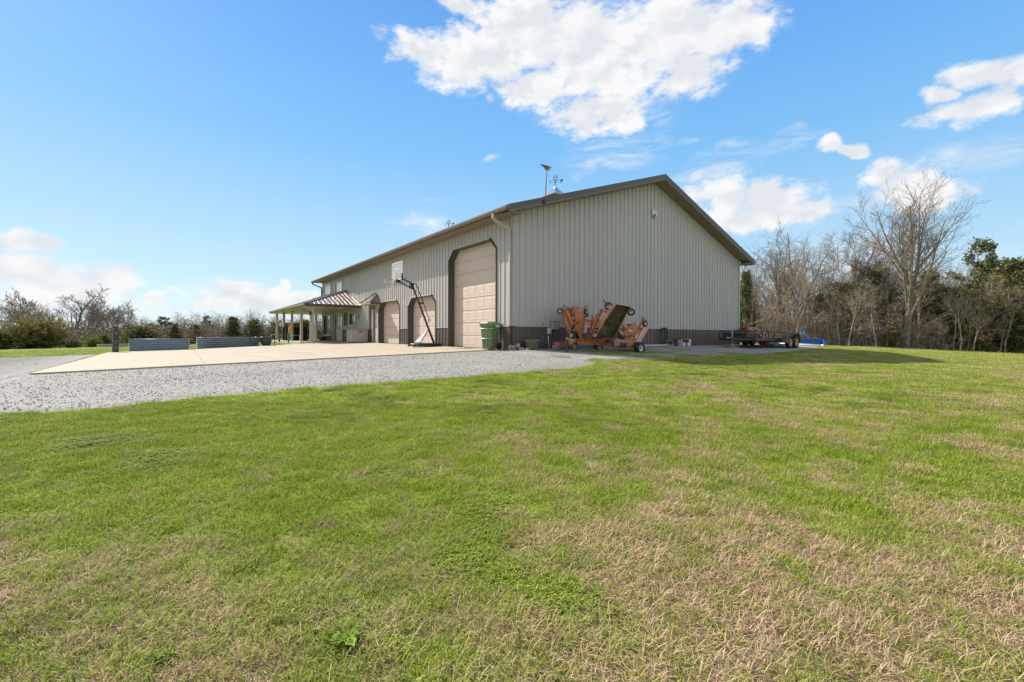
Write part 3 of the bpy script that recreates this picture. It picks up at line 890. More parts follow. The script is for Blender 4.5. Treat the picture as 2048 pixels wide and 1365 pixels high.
# cupola with vane (two of them along the ridge)
M_GALV = mat('cupola_copper_steel', (0.50, 0.45, 0.42), 0.22, metal=.8, var=.05)
def cupola(y, first=None):
    c_ = thing('roof_cupola', None, None, (W_ / 2, y, 0)); c_.parent = barn
    mb = MB(); mb.box(-.42, .42, -.42, .42, rz(W_ / 2) - .3, 9.55); mb.build('cupola_base', M_TAN, c_)
    mb = MB()
    prof = [(.66, 9.62), (.63, 9.66), (.42, 9.78), (.25, 9.95), (.11, 10.13), (.03, 10.27)]
    for (r0, z0), (r1, z1) in zip(prof, prof[1:]):
        for k in range(4):
            t0, t1 = [(-1, -1), (1, -1), (1, 1), (-1, 1)][k], [(1, -1), (1, 1), (-1, 1), (-1, -1)][k]
            mb.quad((t0[0] * r0, t0[1] * r0, z0), (t1[0] * r0, t1[1] * r0, z0), (t1[0] * r1, t1[1] * r1, z1), (t0[0] * r1, t0[1] * r1, z1))
    mb.box(-.66, .66, -.66, .66, 9.57, 9.62)
    mb.build('cupola_roof', M_GALV, c_)
    v = MB()
    V0 = Vector((0, 0, 10.27))
    # the vane's plane faces the camera side; arms in the x/-y direction
    a = Vector((RV[0], RV[1], 0))
    v.tube([V0, V0 + Vector((0, 0, .62))], .016, 6)
    v.lathe([(0, -.05), (.05, 0), (0, .05)], 8, Matrix.Translation((0, 0, 10.52)))
    for dr_ in (a, Vector((-a.y, a.x, 0))):
        v.bar(V0 + Vector((0, 0, .27)) - dr_ * .3, V0 + Vector((0, 0, .27)) + dr_ * .3, .012, .012)
        # letters at the ends
        for sg in (-1, 1):
            q = V0 + Vector((0, 0, .27)) + dr_ * (.34 * sg)
            v.bar(q + Vector((0, 0, -.05)) - dr_ * .025, q + Vector((0, 0, .05)) - dr_ * .025, .014, .014)
            v.bar(q + Vector((0, 0, .05)) - dr_ * .025, q + Vector((0, 0, -.05)) + dr_ * .035, .014, .014)
            v.bar(q + Vector((0, 0, -.05)) + dr_ * .035, q + Vector((0, 0, .05)) + dr_ * .035, .014, .014)
    R_ = Matrix.Translation((0, 0, 10.80)) @ Matrix((( a.x, 0, -a.y, 0), (a.y, 0, a.x, 0), (0, 1, 0, 0), (0, 0, 0, 1)))
    pts = [R_ @ Vector((.17 * math.cos(t_ * math.pi / 10), .17 * math.sin(t_ * math.pi / 10), 0)) for t_ in range(21)]
    v.tube(pts, .014, 5, cap=False)
    for (p_, q_) in (((-.10, -.12), (-.07, .12)), ((-.07, .12), (0, -.02)), ((0, -.02), (.07, .12)), ((.07, .12), (.10, -.12))):
        v.bar(R_ @ Vector((*p_, 0)), R_ @ Vector((*q_, 0)), .028, .014)
    v.bar(V0 + Vector((0, 0, .40)) - a * .42, V0 + Vector((0, 0, .40)) + a * .34, .012, .012)
    v.prism([V0 + Vector((0, 0, .34)) + a * .34, V0 + Vector((0, 0, .34)) + a * .50, V0 + Vector((0, 0, .46)) + a * .50, V0 + Vector((0, 0, .46)) + a * .34], (.01, .01, 0))
    v.build('weather_vane', M_BLACK, c_)
cupola(7.5); cupola(21.7)

# things fixed to the walls
def emblem():
    r = thing('wall_emblem', 'small round dark medallion with pale interlaced letters high on the gable', 'emblem', (9.05, -.03, 6.86))
    R_ = Matrix.Rotation(rad(90), 4, 'X')
    mb = MB(); mb.lathe([(0, .0), (.23, 0), (.25, .01), (.25, .03), (0, .03)], 28, R_); mb.build('emblem_disc', mat('emblem_dark', (.09, .13, .16), .4), r)
    mb = MB()
    pts = [(.23 * math.cos(2 * math.pi * k / 28), -.04, .23 * math.sin(2 * math.pi * k / 28)) for k in range(29)]
    mb.tube(pts, .022, 6, cap=False)
    y = -.045
    Z = [(-.22, .10), (-.20, -.02), (-.11, -.20), (-.075, .20), (0, -.07), (.075, .20), (.11, -.20), (.20, -.02), (.22, .10)]
    Z = [(-.17, .16), (-.13, -.18), (-.06, .19), (.0, -.12), (.06, .19), (.13, -.18), (.17, .16)]
    for a, b in zip(Z, Z[1:]): mb.bar((a[0], y, a[1]), (b[0], y, b[1]), .042, .025, up=(0, 1, 0))
    mb.build('emblem_letters', mat('emblem_pale', (.62, .70, .74), .35), r)
emblem()
def sconce(x, y, z, lab):
    r = thing('wall_lantern', lab, 'lantern', (x, y, z))
    mb = MB(); mb.box(-.03, -.001, -.05, .05, -.1, .1); mb.bar((-.03, 0, .06), (-.12, 0, .1), .02); mb.lathe([(.0, .12), (.08, .05), (.0, .05)], 6, Matrix.Translation((-.12, 0, 0)))
    mb.lathe([(0, -.15), (.055, -.15), (.055, -.13), (0, -.13)], 6, Matrix.Translation((-.12, 0, 0)))
    for k in range(6):
        t_ = k * math.pi / 3; mb.bar((-.12 + .05 * math.cos(t_), .05 * math.sin(t_), -.13), (-.12 + .065 * math.cos(t_), .065 * math.sin(t_), .05), .009)
    mb.build('lantern_body', M_BLACK, r)
    mb = MB(); mb.lathe([(0, -.13), (.045, -.13), (.058, .05), (0, .05)], 6, Matrix.Translation((-.12, 0, 0))); mb.build('lantern_glass', mat('smoked_glass', (.25, .24, .22), .15), r)
sconce(-.025, 15.2, 2.33, 'black carriage lantern above the single entry door under its hood')
sconce(-3.29, 18.06, 1.98, 'black carriage lantern fixed to the nearest porch post')
r = thing('keypad', 'small black keypad on the wall between the entry door and the first garage door', 'keypad', (-.03, 14.41, 1.35))
mb = MB(); mb.rbox(-.03, 0, -.035, .035, -.1, .1, .01); mb.build('keypad_case', M_BLACK, r)
mb = MB()
for i in range(3):
    for j in range(4): mb.box(-.034, -.0305, -.024 + i * .018, -.012 + i * .018, -.07 + j * .03, -.05 + j * .03)
mb.build('keypad_buttons', M_TRIML, r)
r = thing('outlet_cover', 'small pale weatherproof outlet box low on the brown porch wainscot', 'outlet', (-.025, 21.45, .5))
mb = MB(); mb.rbox(-.07, 0, -.045, .045, -.075, .075, .012); mb.build('cover', M_TRIML, r); mb = MB(); mb.box(-.078, -.071, -.03, .03, -.06, .06); mb.build('lid', M_TRIML, r)
# turquoise wall ornament: a lizard-like slim star shape
r = thing('wall_ornament', 'turquoise openwork metal ornament hung on the tan wall beside the porch', 'ornament', (-.03, 18.35, 1.78))
mb = MB(); M_TQ = mat('turquoise_paint', (.03, .30, .38), .45)
for k in range(8):
    t_ = k * math.pi / 4 + .2; L1 = .30 if k % 2 else .17
    mb.prism([(-.02, .05 * math.cos(t_ + .6), .05 * math.sin(t_ + .6)), (-.02, .05 * math.cos(t_ - .6), .05 * math.sin(t_ - .6)), (-.02, .62 * L1 * math.cos(t_), L1 * math.sin(t_))], (.012, 0, 0))
mb.build('rays', M_TQ, r)
mb = MB(); mb.tube([(-.03, .11 * math.cos(k * math.pi / 8), .15 * math.sin(k * math.pi / 8)) for k in range(17)], .014, 5, cap=False); mb.build('ring', M_TQ, r)
# ================================================================== THINGS ON THE SLAB AND ROUND THE BARN
def gz(x, y): return ground_z(x, y) + 0.02
M_RUB = mat('tyre_rubber', (0.022, 0.022, 0.023), 0.75, var=.2, scale=12, spec=.3, dirt=(.09, .08, .07), dirt_amt=.3, dirt_scale=6)
M_WHITE = mat('white_paint', (0.62, 0.61, 0.58), 0.4, var=.05, dirt=(.35, .28, .2), dirt_amt=.2, dirt_scale=8)

# ---- basketball hoop ----------------------------------------------------
BX, BY = -0.42, 6.0
hoop = thing('basketball_hoop', 'portable basketball hoop with leaning black pole and clear backboard before the middle garage door', 'basketball hoop', (BX, BY, slab_z(BX)))
mb = MB()
pts = [(-1.10, -.22), (-.95, -.40), (-.2, -.42), (.32, -.26), (.42, 0), (.32, .26), (-.2, .42), (-.95, .40), (-1.10, .22)]
def ringz(mb, layers):
    i0 = len(mb.v); n = len(layers[0][1])
    for z, r in layers: mb.v += [(p[0], p[1], z) for p in r]
    for k in range(len(layers) - 1):
        for j in range(n):
            a = i0 + k * n + j; b = i0 + k * n + (j + 1) % n; mb.f.append((a, b, b + n, a + n))
    mb.f.append(tuple(i0 + j for j in range(n - 1, -1, -1))); mb.f.append(tuple(i0 + (len(layers) - 1) * n + j for j in range(n)))
sc_ = lambda s_: [(-.34 + (x + .34) * s_, y * s_) for x, y in pts]
ringz(mb, [(0.02, sc_(.96)), (.05, sc_(1.0)), (.12, sc_(1.0)), (.155, sc_(.95)), (.165, sc_(.82))])
mb.build('base', M_BLACKP, hoop)
mb = MB()
for y in (-.3, .3): mb.tube([(-1.12, y - .035, .05), (-1.12, y + .035, .05)], .05, 12)
mb.build('wheels', M_BLACK, hoop)
top = Vector((-1.12, 0, 3.02)); foot = Vector((.07, 0, .15))
mb = MB(); mb.tube([foot, foot.lerp(top, .48)], .052, 10); mb.build('lower_pole', M_BLACK, hoop)
mb = MB(); mb.tube([foot.lerp(top, .46), top], .045, 10); mb.build('upper_pole', M_BLACKP, hoop)
mb = MB()   # flat brace plate on the front
mb.prism([(-.80, -.28, .17), (-.76, -.30, .21), (-.25, -.06, .80), (-.235, .06, .80), (-.76, .30, .21), (-.80, .28, .17)], (-.03, 0, .035))
mb.build('brace_plate', mat('dark_grey_plastic', (.06, .062, .066), .5), hoop)
bx = -1.85    # backboard plane x (local)
mb = MB()
for y in (-.13, .13):
    mb.bar(top + Vector((.03, y * .4, -.02)), (bx + .03, y, 3.32), .03)
    mb.bar(top + Vector((.10, y * .4, -.28)), (bx + .03, y, 3.08), .03)
mb.bar(top + Vector((0, -.09, -.1)), top + Vector((0, .09, -.1)), .14, .22)
mb.bar(top + Vector((.22, 0, .0)), top + Vector((.62, 0, -.92)), .035); mb.bar(top + Vector((.0, 0, -.05)), top + Vector((.24, 0, .0)), .05)
mb.bar(top + Vector((.36, .0, -.92)), top + Vector((.62, 0, -.92)), .07, .08)
mb.tube([top + Vector((.62, 0, -.92)), top + Vector((.88, 0, -1.62))], .02, 6)
mb.tube([top + Vector((.88, -.0, -1.62)), top + Vector((.98, -.0, -1.66)), top + Vector((1.0, 0, -1.80)), top + Vector((.90, 0, -1.82)), top + Vector((.87, 0, -1.66))], .018, 6)
mb.build('lift_arms', M_BLACK, hoop)
mpc = bpy.data.materials.new('clear_acrylic'); mpc.use_nodes = True
b_ = mpc.node_tree.nodes['Principled BSDF']; b_.inputs['Base Color'].default_value = (.82, .87, .9, 1); b_.inputs['Roughness'].default_value = .12
b_.inputs['Alpha'].default_value = .2
z0, z1, yw = 3.12, 3.95, .60
mb = MB(); mb.box(bx, bx + .012, -yw, yw, z0, z1); mb.build('backboard', mpc, hoop)
mb = MB(); fw = .035
for (ya, yb_, za, zb_) in ((-yw, yw, z1 - fw, z1), (-yw, yw, z0, z0 + fw), (-yw, -yw + fw, z0 + fw, z1 - fw), (yw - fw, yw, z0 + fw, z1 - fw),
                           (-.26, .26, 3.62, 3.62 + fw), (-.26, -.26 + fw, z0 + fw, 3.62), (.26 - fw, .26, z0 + fw, 3.62)):
    mb.box(bx - .006, bx + .018, ya, yb_, za, zb_)
mb.build('board_markings', M_WHITE, hoop)
mb = MB(); mb.box(bx + .02, bx + .10, -.14, .14, 3.0, 3.45); mb.box(bx - .03, bx + .02, -.62, -.56, 3.06, 3.38); mb.box(bx - .04, bx + .0, -.08, .08, 3.02, 3.16); mb.build('board_bracket', M_BLACK, hoop)
M_RIM = mat('rim_red', (.42, .05, .025), .45)
mb = MB(); rc = Vector((bx - .15 - .229, 0, 3.09))
mb.tube([rc + Vector((.229 * math.cos(k * math.pi / 12), .229 * math.sin(k * math.pi / 12), 0)) for k in range(25)], .011, 6, cap=False)
for y in (-.07, .07): mb.bar((bx, y, 3.08), rc + Vector((.21, y, 0)), .015)
mb.build('rim', M_RIM, hoop)
mb = MB(); random.seed(3)
rings = []
for r_, z_ in ((.229, 0), (.19, -.12), (.15, -.24), (.135, -.36)):
    rings.append([rc + Vector((r_ * math.cos((k + (len(rings) % 2) * .5) * math.pi / 5) , r_ * math.sin((k + (len(rings) % 2) * .5) * math.pi / 5), z_)) for k in range(10)])
for a in range(3):
    for k in range(10):
        if a > 0 and k in (2, 3, 4, 7): continue
        mb.tube([rings[a][k], rings[a + 1][k]], .006, 4); mb.tube([rings[a][k], rings[a + 1][(k + (0 if a % 2 else 9)) % 10]], .006, 4)
mb.tube([rc + Vector((.18, -.1, -.1)), rc + Vector((.1, -.12, -.3)), rc + Vector((.13, -.1, -.42)), rc + Vector((.02, -.1, -.55)), rc + Vector((-.06, -.1, -.50)), rc + Vector((.0, -.1, -.44)), rc + Vector((.1, -.1, -.36))], .010, 5)
mb.build('net', mat('net_cord', (.66, .64, .58), .8), hoop)

# ---- wheelie bin -----------------------------------------------------------
M_BIN = mat('green_bin_plastic', (.125, .185, .08), .45, var=.10, scale=5, dirt=(.18, .2, .12), dirt_amt=.2, dirt_scale=3)
bn_ = thing('wheeled_bin', 'green wheeled rubbish bin with shut lid and two metal bars by the barn corner', 'wheeled bin', (-.53, .88, slab_z(-.53)), rad(14))
def frust(mb, z0, z1, a0, a1, ch0=.05, ch1=.07):
    """a = (x0,x1,y0,y1) at bottom and top"""
    def rg(a, c_): return [(a[0] + c_, a[2]), (a[1] - c_, a[2]), (a[1], a[2] + c_), (a[1], a[3] - c_), (a[1] - c_, a[3]), (a[0] + c_, a[3]), (a[0], a[3] - c_), (a[0], a[2] + c_)]
    ringz(mb, [(z0, rg(a0, ch0)), (z1, rg(a1, ch1))])
mb = MB()
frust(mb, .03, .92, (-.23, .22, -.22, .22), (-.33, .33, -.30, .30), .06, .12)
frust(mb, .92, 1.0, (-.36, .36, -.33, .33), (-.36, .36, -.33, .33), .13, .13)
mb.build('bin_body', M_BIN, bn_)
mb = MB()
for x in (-.12, .02, .15):
    mb.bar((x, -.235, .12), (x * 1.2, -.285, .62), .05, .03, up=(0, 1, 0))
for y in (-.1, .1): mb.bar((-.245, y, .12), (-.30, y, .62), .05, .03, up=(1, 0, 0))
mb.build('moulded_ribs', M_BIN, bn_)
mb = MB(); frust(mb, 1.0, 1.035, (-.38, .40, -.35, .35), (-.38, .40, -.35, .35), .13, .13); frust(mb, 1.035, 1.10, (-.37, .37, -.34, .34), (-.30, .30, -.27, .27), .13, .11)
mb.build('lid', M_BIN, bn_)
mb = MB(); mb.bar((.36, -.26, .97), (.47, -.26, 1.0), .04); mb.bar((.36, .26, .97), (.47, .26, 1.0), .04); mb.tube([(.47, -.28, 1.0), (.47, .28, 1.0)], .02, 8)
mb.prism([(.34, -.27, .93), (.46, -.27, .97), (.36, -.27, .82)], (0, .54, 0)); mb.build('handle', M_BIN, bn_)
mb = MB()
for z, e in ((.83, .325), (.44, .28)):
    mb.tube([(.06, -e * .96, z - .02), (-e * .7, -e * .97, z), (-e - .03, -e * .6, z), (-e - .03, e * .6, z), (-e * .7, e * .97, z)], .016, 6)
mb.build('lift_bar', mat('bare_steel', (.48, .46, .42), .35, metal=.7), bn_)
for y in (-.27, .27):
    w_ = thing('wheel', None, None, (.27, y, .135)); w_.parent = bn_
    mb = MB(); mb.tube([(0, -.03, 0), (0, .03, 0)], .135, 20); mb.build('tyre', M_RUB, w_)
    mb = MB()
    for k in range(6): mb.bar((0, -.034 if y < 0 else .034, 0), (.10 * math.cos(k * 1.047), -.034 if y < 0 else .034, .10 * math.sin(k * 1.047)), .014, .01)
    mb.tube([(0, -.042, 0), (0, .042, 0)], .025, 8); mb.build('hub', M_BLACKP, w_)
mb = MB(); mb.box(-.02, .22, -.338, -.332, .885, .975); mb.build('label_plate', mat('label_white', (.66, .65, .66), .5), bn_)
mb = MB(); random.seed(11)
for row in range(3):
    x = .0
    while x < .19:
        w2 = random.uniform(.008, .022); mb.box(x, x + w2, -.3405, -.3385, .90 + row * .023, .908 + row * .023); x += w2 + .008
mb.build('label_print', mat('label_ink', (.16, .16, .2), .6), bn_)

# ---- planter, stones, boxes along the gable --------------------------------
M_OLIVE = mat('olive_planter', (.135, .16, .085), .55, var=.08)
p_ = thing('plant_pot', 'olive green plastic plant pot standing empty by the brown wainscot', 'plant pot', (.64, -.38, gz(.6, -.4)))
mb = MB(); mb.lathe([(0, .0), (.21, 0), (.24, .05), (.30, .33), (.315, .34), (.32, .385), (.305, .39), (.285, .36), (.22, .06), (0, .05)], 28); mb.build('pot_body', M_OLIVE, p_)
mb = MB(); mb.lathe([(.296, .285), (.312, .29), (.314, .30), (.30, .305)], 28); mb.build('pot_band', M_OLIVE, p_)
def rock(name, label, loc, size, seed, m, rz=0, cat='stone', group=None, sub=2):
    bm_ = bmesh.new(); bmesh.ops.create_icosphere(bm_, subdivisions=sub, radius=1)
    for v in bm_.verts:
        n = noise.noise(v.co * 1.3 + Vector((seed, seed * 2, 0))); n2 = noise.noise(v.co * 3 + Vector((seed, 0, seed)))
        v.co *= 1 + .35 * n + .12 * n2
        v.co = Vector((max(-.8, min(.8, v.co.x)) * size[0], max(-.75, min(.75, v.co.y)) * size[1], max(-.6, min(.7, v.co.z)) * size[2]))
    me_ = bpy.data.meshes.new(name); bm_.to_mesh(me_); bm_.free(); me_.materials.append(m)
    o = link(bpy.data.objects.new(name, me_)); o.location = loc; o.rotation_euler = (0, 0, rz)
    return tag(o, label, cat, group)
M_BLOCK = mat('grey_stone_block', (.33, .29, .25), .9, var=.22, scale=14, bump=.6, bscale=30)
rock('stone_block', 'flat tan stone slab at the base of the little pile by the downspout', (-.08, -.03, -.02), (.24, .17, .07), 1, M_BLOCK, .5)
rock('stone_block', 'rough grey stone block lying on the tan slab beside the bin wheel', (-.06, .02, .10), (.22, .14, .11), 2, M_BLOCK, .3)
rock('stone_block', 'grey jagged stone at the right of the pile under the corner', (.30, -.14, .02), (.22, .17, .10), 3, M_BLOCK, .9)
rock('stone_block', 'small upright grey stone leaning on the pile at the corner', (.17, -.05, .15), (.13, .10, .12), 4, M_BLOCK, 1.2)
rock('rock', 'orange tan round rock on the gravel between the stone pile and the pot', (.19, -.62, .015), (.085, .07, .085), 5, mat('orange_rock', (.42, .22, .11), .85, var=.2, scale=20))
# electrical
M_GREYBOX = mat('grey_box_metal', (.30, .29, .27), .45, var=.04)
r = thing('disconnect_box', 'grey electrical disconnect box on the tan gable wall above the wainscot', 'electrical box', (2.09, -.03, .97))
mb = MB(); mb.rbox(-.20, .20, -.13, 0, -.17, .17, .012); mb.build('box_case', M_GREYBOX, r)
mb = MB(); mb.box(-.23, .23, -.15, 0, .172, .19); mb.build('box_hood', M_GREYBOX, r); mb = MB(); mb.rbox(-.185, .185, -.145, -.131, -.15, .14, .006); mb.build('box_door', M_GREYBOX, r)
mb = MB(); mb.box(.05, .12, -.15, -.146, .09, .12); mb.build('box_label', M_WHITE, r)
r = thing('outlet_box', 'pale grey outlet box with a white conduit running down to the gravel', 'outlet box', (1.78, -.03, .74))
mb = MB(); mb.rbox(-.09, .09, -.10, 0, -.13, .13, .015); mb.build('outlet_case', mat('pale_grey_plastic', (.46, .46, .42), .5), r)
mb = MB(); mb.rbox(-.075, .075, -.115, -.101, -.10, .11, .008); mb.build('outlet_lid', MATS['pale_grey_plastic'], r)
mb = MB(); mb.tube([(-.04, -.05, -.19), (-.035, -.05, -.4), (0, -.06, -.72)], .02, 8); mb.build('conduit', M_WHITE, r)
r = thing('tap', 'small dark hose tap poking out of the tan gable left of the disconnect box', 'tap', (1.44, -.03, 1.02))
mb = MB(); mb.tube([(0, 0, 0), (0, -.07, 0), (0, -.09, -.03)], .012, 6); mb.build('spout', M_BLACK, r); mb = MB(); mb.tube([(-.03, -.05, .03), (.03, -.05, .03)], .008, 5); mb.build('tap_handle', M_BLACK, r)
# vent box low by the mower: grey louvred condenser pieces
r = thing('cinder_block', 'grey ribbed concrete block lying beside the mower hitch', 'block', (1.36, -1.0, gz(1.4, -1)), .15)
mb = MB()
for k in range(5): mb.box(-.16, .16, -.10, .10, .0 + k * .045, .036 + k * .045)
mb.box(-.15, .15, -.09, .09, 0, .215); mb.build('block_body', mat('grey_block', (.20, .20, .195), .85, var=.15), r)
r = thing('grader_blade', 'long grey steel scraper blade on the ground under the orange mower', 'scraper blade', (2.8, -.62, gz(2.8, -.6)))
mb = MB(); mb.prism([(-1.25, -.16, .02), (-1.25, -.12, .20), (-1.25, -.02, .32), (-1.25, .0, .30), (-1.25, -.08, .20), (-1.25, -.13, .02)], (2.5, 0, 0)); mb.build('mouldboard', mat('blade_steel', (.12, .13, .13), .5, dirt=(.2, .12, .06), dirt_amt=.4), r)
mb = MB()
for x in (-.7, 0, .7): mb.prism([(x, -.02, .02), (x, .25, .02), (x, -.02, .3)], (.03, 0, 0))
mb.build('blade_gusset', MATS['blade_steel'], r)
mb = MB(); mb.box(-1.25, -.55, -.26, -.17, .0, .16); mb.build('end_skid', MATS['blade_steel'], r)
r = thing('red_tongue', 'faded red drawbar tongue on the ground at the left of the mower', 'drawbar', (1.0, -1.25, .2))
mb = MB(); M_FR = mat('faded_red', (.42, .12, .075), .55, var=.15, dirt=(.3, .16, .1), dirt_amt=.5)
mb.bar((.15, 0, 0), (1.5, .3, .0), .09, .13); mb.bar((.15, -.05, .09), (.15, -.05, -.16), .05, .04); mb.bar((-.12, -.05, .07), (.17, -.05, .07), .04); mb.bar((-.12, -.05, -.05), (.17, -.05, -.05), .04)
mb.build('tongue_frame', M_FR, r)
mb = MB(); mb.box(.42, .56, -.0405, -.036, -.02, .02, Matrix.Rotation(rad(12.5), 4, 'Z')); mb.build('decal', M_WHITE, r)
# hose
M_HOSE = mat('green_hose', (.028, .075, .075), .45, var=.1)
r = thing('garden_hose', 'coiled dark green garden hose hung on a bracket on the brown wainscot', 'garden hose', (9.72, -.06, .0))
mb = MB(); random.seed(5)
for k in range(5):
    w0 = .12 + .035 * (k % 3); yy = -.06 - .035 * k
    lo = .08 + .03 * ((k * 7) % 4); cx_ = random.uniform(-.02, .02)
    pts = []
    for i in range(25):
        a = i / 24 * 2 * math.pi
        x = (w0 + .05 * math.cos(a * .5)) * math.sin(a) * 1.25
        z = .5 + (.46 if math.cos(a) > 0 else .5 - lo + .05) * math.cos(a)
        pts.append((cx_ + x * (1 + .25 * (math.cos(a) < 0)), yy, z))
    mb.tube(pts, .016, 6, cap=False)
mb.tube([(.2, -.2, .35), (.12, -.22, .2), (.05, -.26, .05), (.2, -.35, .03)], .016, 6)
mb.build('hose_coil', M_HOSE, r)
mb = MB(); mb.bar((0, 0, .93), (0, -.26, .93), .16, .03); mb.tube([(-.12, -.26, .9), (-.06, -.26, .99), (.06, -.26, .99), (.12, -.26, .9)], .012, 6); mb.build('hose_bracket', M_BLACK, r)
mb = MB(); mb.tube([(.30, .03, .80), (.30, -.08, .80)], .02, 6); mb.bar((.27, -.06, .83), (.33, -.06, .83), .02); mb.build('tap', mat('brass_tap', (.5, .36, .28), .4, metal=.5), r)
# bucket on its side
r = thing('bucket', 'pale grey bucket tipped on its side below the green hose', 'bucket', (10.05, -.30, gz(10, -.3) + .155), rad(-50))
Mx = Matrix.Rotation(rad(90), 4, 'X')
mb = MB(); mb.lathe([(0, -.2), (.13, -.2), (.155, .16), (.165, .17), (.165, .2), (.15, .2), (.12, -.17), (0, -.17)], 24, Mx); mb.build('bucket_body', mat('grey_bucket', (.30, .32, .36), .45), r)
mb = MB(); mb.tube([(-.155, -.17, 0), (-.13, -.27, -.10), (0, -.30, -.13), (.13, -.27, -.10), (.155, -.17, 0)], .005, 5); mb.build('bucket_handle', MATS['bare_steel'], r)
r = thing('cooler_box', 'white cooler with a red lid and dark front next to the hose bucket', 'cooler', (11.35, -.35, gz(11.3, -.3)), rad(-8))
mb = MB(); frust(mb, 0, .36, (-.30, .30, -.19, .19), (-.36, .36, -.22, .22), .04, .05); mb.build('cooler_body', mat('cooler_white', (.60, .61, .64), .4, var=.05), r)
mb = MB(); frust(mb, .36, .41, (-.38, .18, -.24, .24), (-.36, .16, -.22, .22), .03, .04); mb.build('cooler_lid', mat('cooler_red', (.36, .035, .045), .4), r)
mb = MB(); mb.box(-.34, .10, -.232, -.20, .20, .355); mb.box(-.10, -.03, -.236, -.18, .0, .30); mb.build('cooler_strap', mat('navy_strap', (.02, .025, .045), .6), r)
r = thing('wooden_stick', 'short brown stick propped on the gravel against the cooler', 'stick', (10.75, -.30, gz(10.7, -.3)))
mb = MB(); mb.tube([(-.22, 0, .02), (.02, .0, .2), (.18, .02, .26)], .018, 5); mb.build('stick', mat('brown_stick', (.25, .16, .10), .8), r)
r = thing('white_board', 'long pale board lying on the gravel along the foot of the gable wall', 'board', (6.6, -.28, gz(6.6, -.3)))
mb = MB(); mb.box(-3.6, 3.45, -.06, .06, .03, .115); mb.build('board', mat('pale_board', (.40, .40, .36), .6, var=.1, scale=5), r)
mb = MB(); [mb.box(x, x + .12, -.08, .08, -.02, .03) for x in (-3.2, -1, 1.3, 3.1)]; mb.build('board_blocks', mat('old_wood', (.20, .15, .10), .85, var=.2), r)

# ---- antenna on the rake ---------------------------------------------------
r = thing('tv_antenna', 'rusty mast with a small yagi antenna clamped to the gable rake', 'antenna', (.99, -.66, 5.72))
mb = MB(); mb.tube([(0, 0, -.03), (.06, 0, .25), (.07, 0, .75), (.13, 0, 1.42)], .021, 7); mb.build('mast', mat('rusty_mast', (.13, .085, .06), .7, var=.3, scale=20), r)
mb = MB(); mb.bar((-.09, .02, .05), (.05, .02, .05), .05, .12); mb.bar((-.10, 0, .12), (0.05, 0, -.02), .03); mb.build('mast_clamp', M_BLACK, r)
mb = MB(); A = Vector((RV[0], RV[1], 0)) ; Bv = Vector((-.3, -.95, 0)).normalized()
c0 = Vector((.13, 0, 1.44))
mb.bar(c0 - A * .24 + Vector((0, 0, .10)), c0 + A * .06 + Vector((0, 0, .02)), .03)
for k in range(7):
    q = (c0 - A * .24 + Vector((0, 0, .10))).lerp(c0 + A * .02 + Vector((0, 0, .03)), k / 6)
    mb.bar(q - Vector((.02, .05, .05)), q + Vector((.02, .05, .05)), .012); mb.bar(q - Vector((.0, .1, .0)), q + Vector((.0, .1, 0)), .010)
mb.build('antenna_elements', M_BLACK, r)
mb = MB(); mb.prism([c0 - A * .14 + Vector((0, 0, .06)), c0 + A * .2 + Vector((0, 0, .02)), c0 + A * .16 - Vector((0, 0, .02)), c0 + A * .02 - Vector((0, 0, .12)), c0 - A * .04 - Vector((0, 0, .08))], (.02, .06, 0))
mb.tube([c0 + A * .02 - Vector((0, 0, .1)), c0 + A * .10 - Vector((0, 0, .12)), c0 + A * .12 - Vector((0, 0, .06))], .01, 5)
mb.build('antenna_head', mat('weathered_ochre', (.30, .22, .09), .7, var=.2), r)

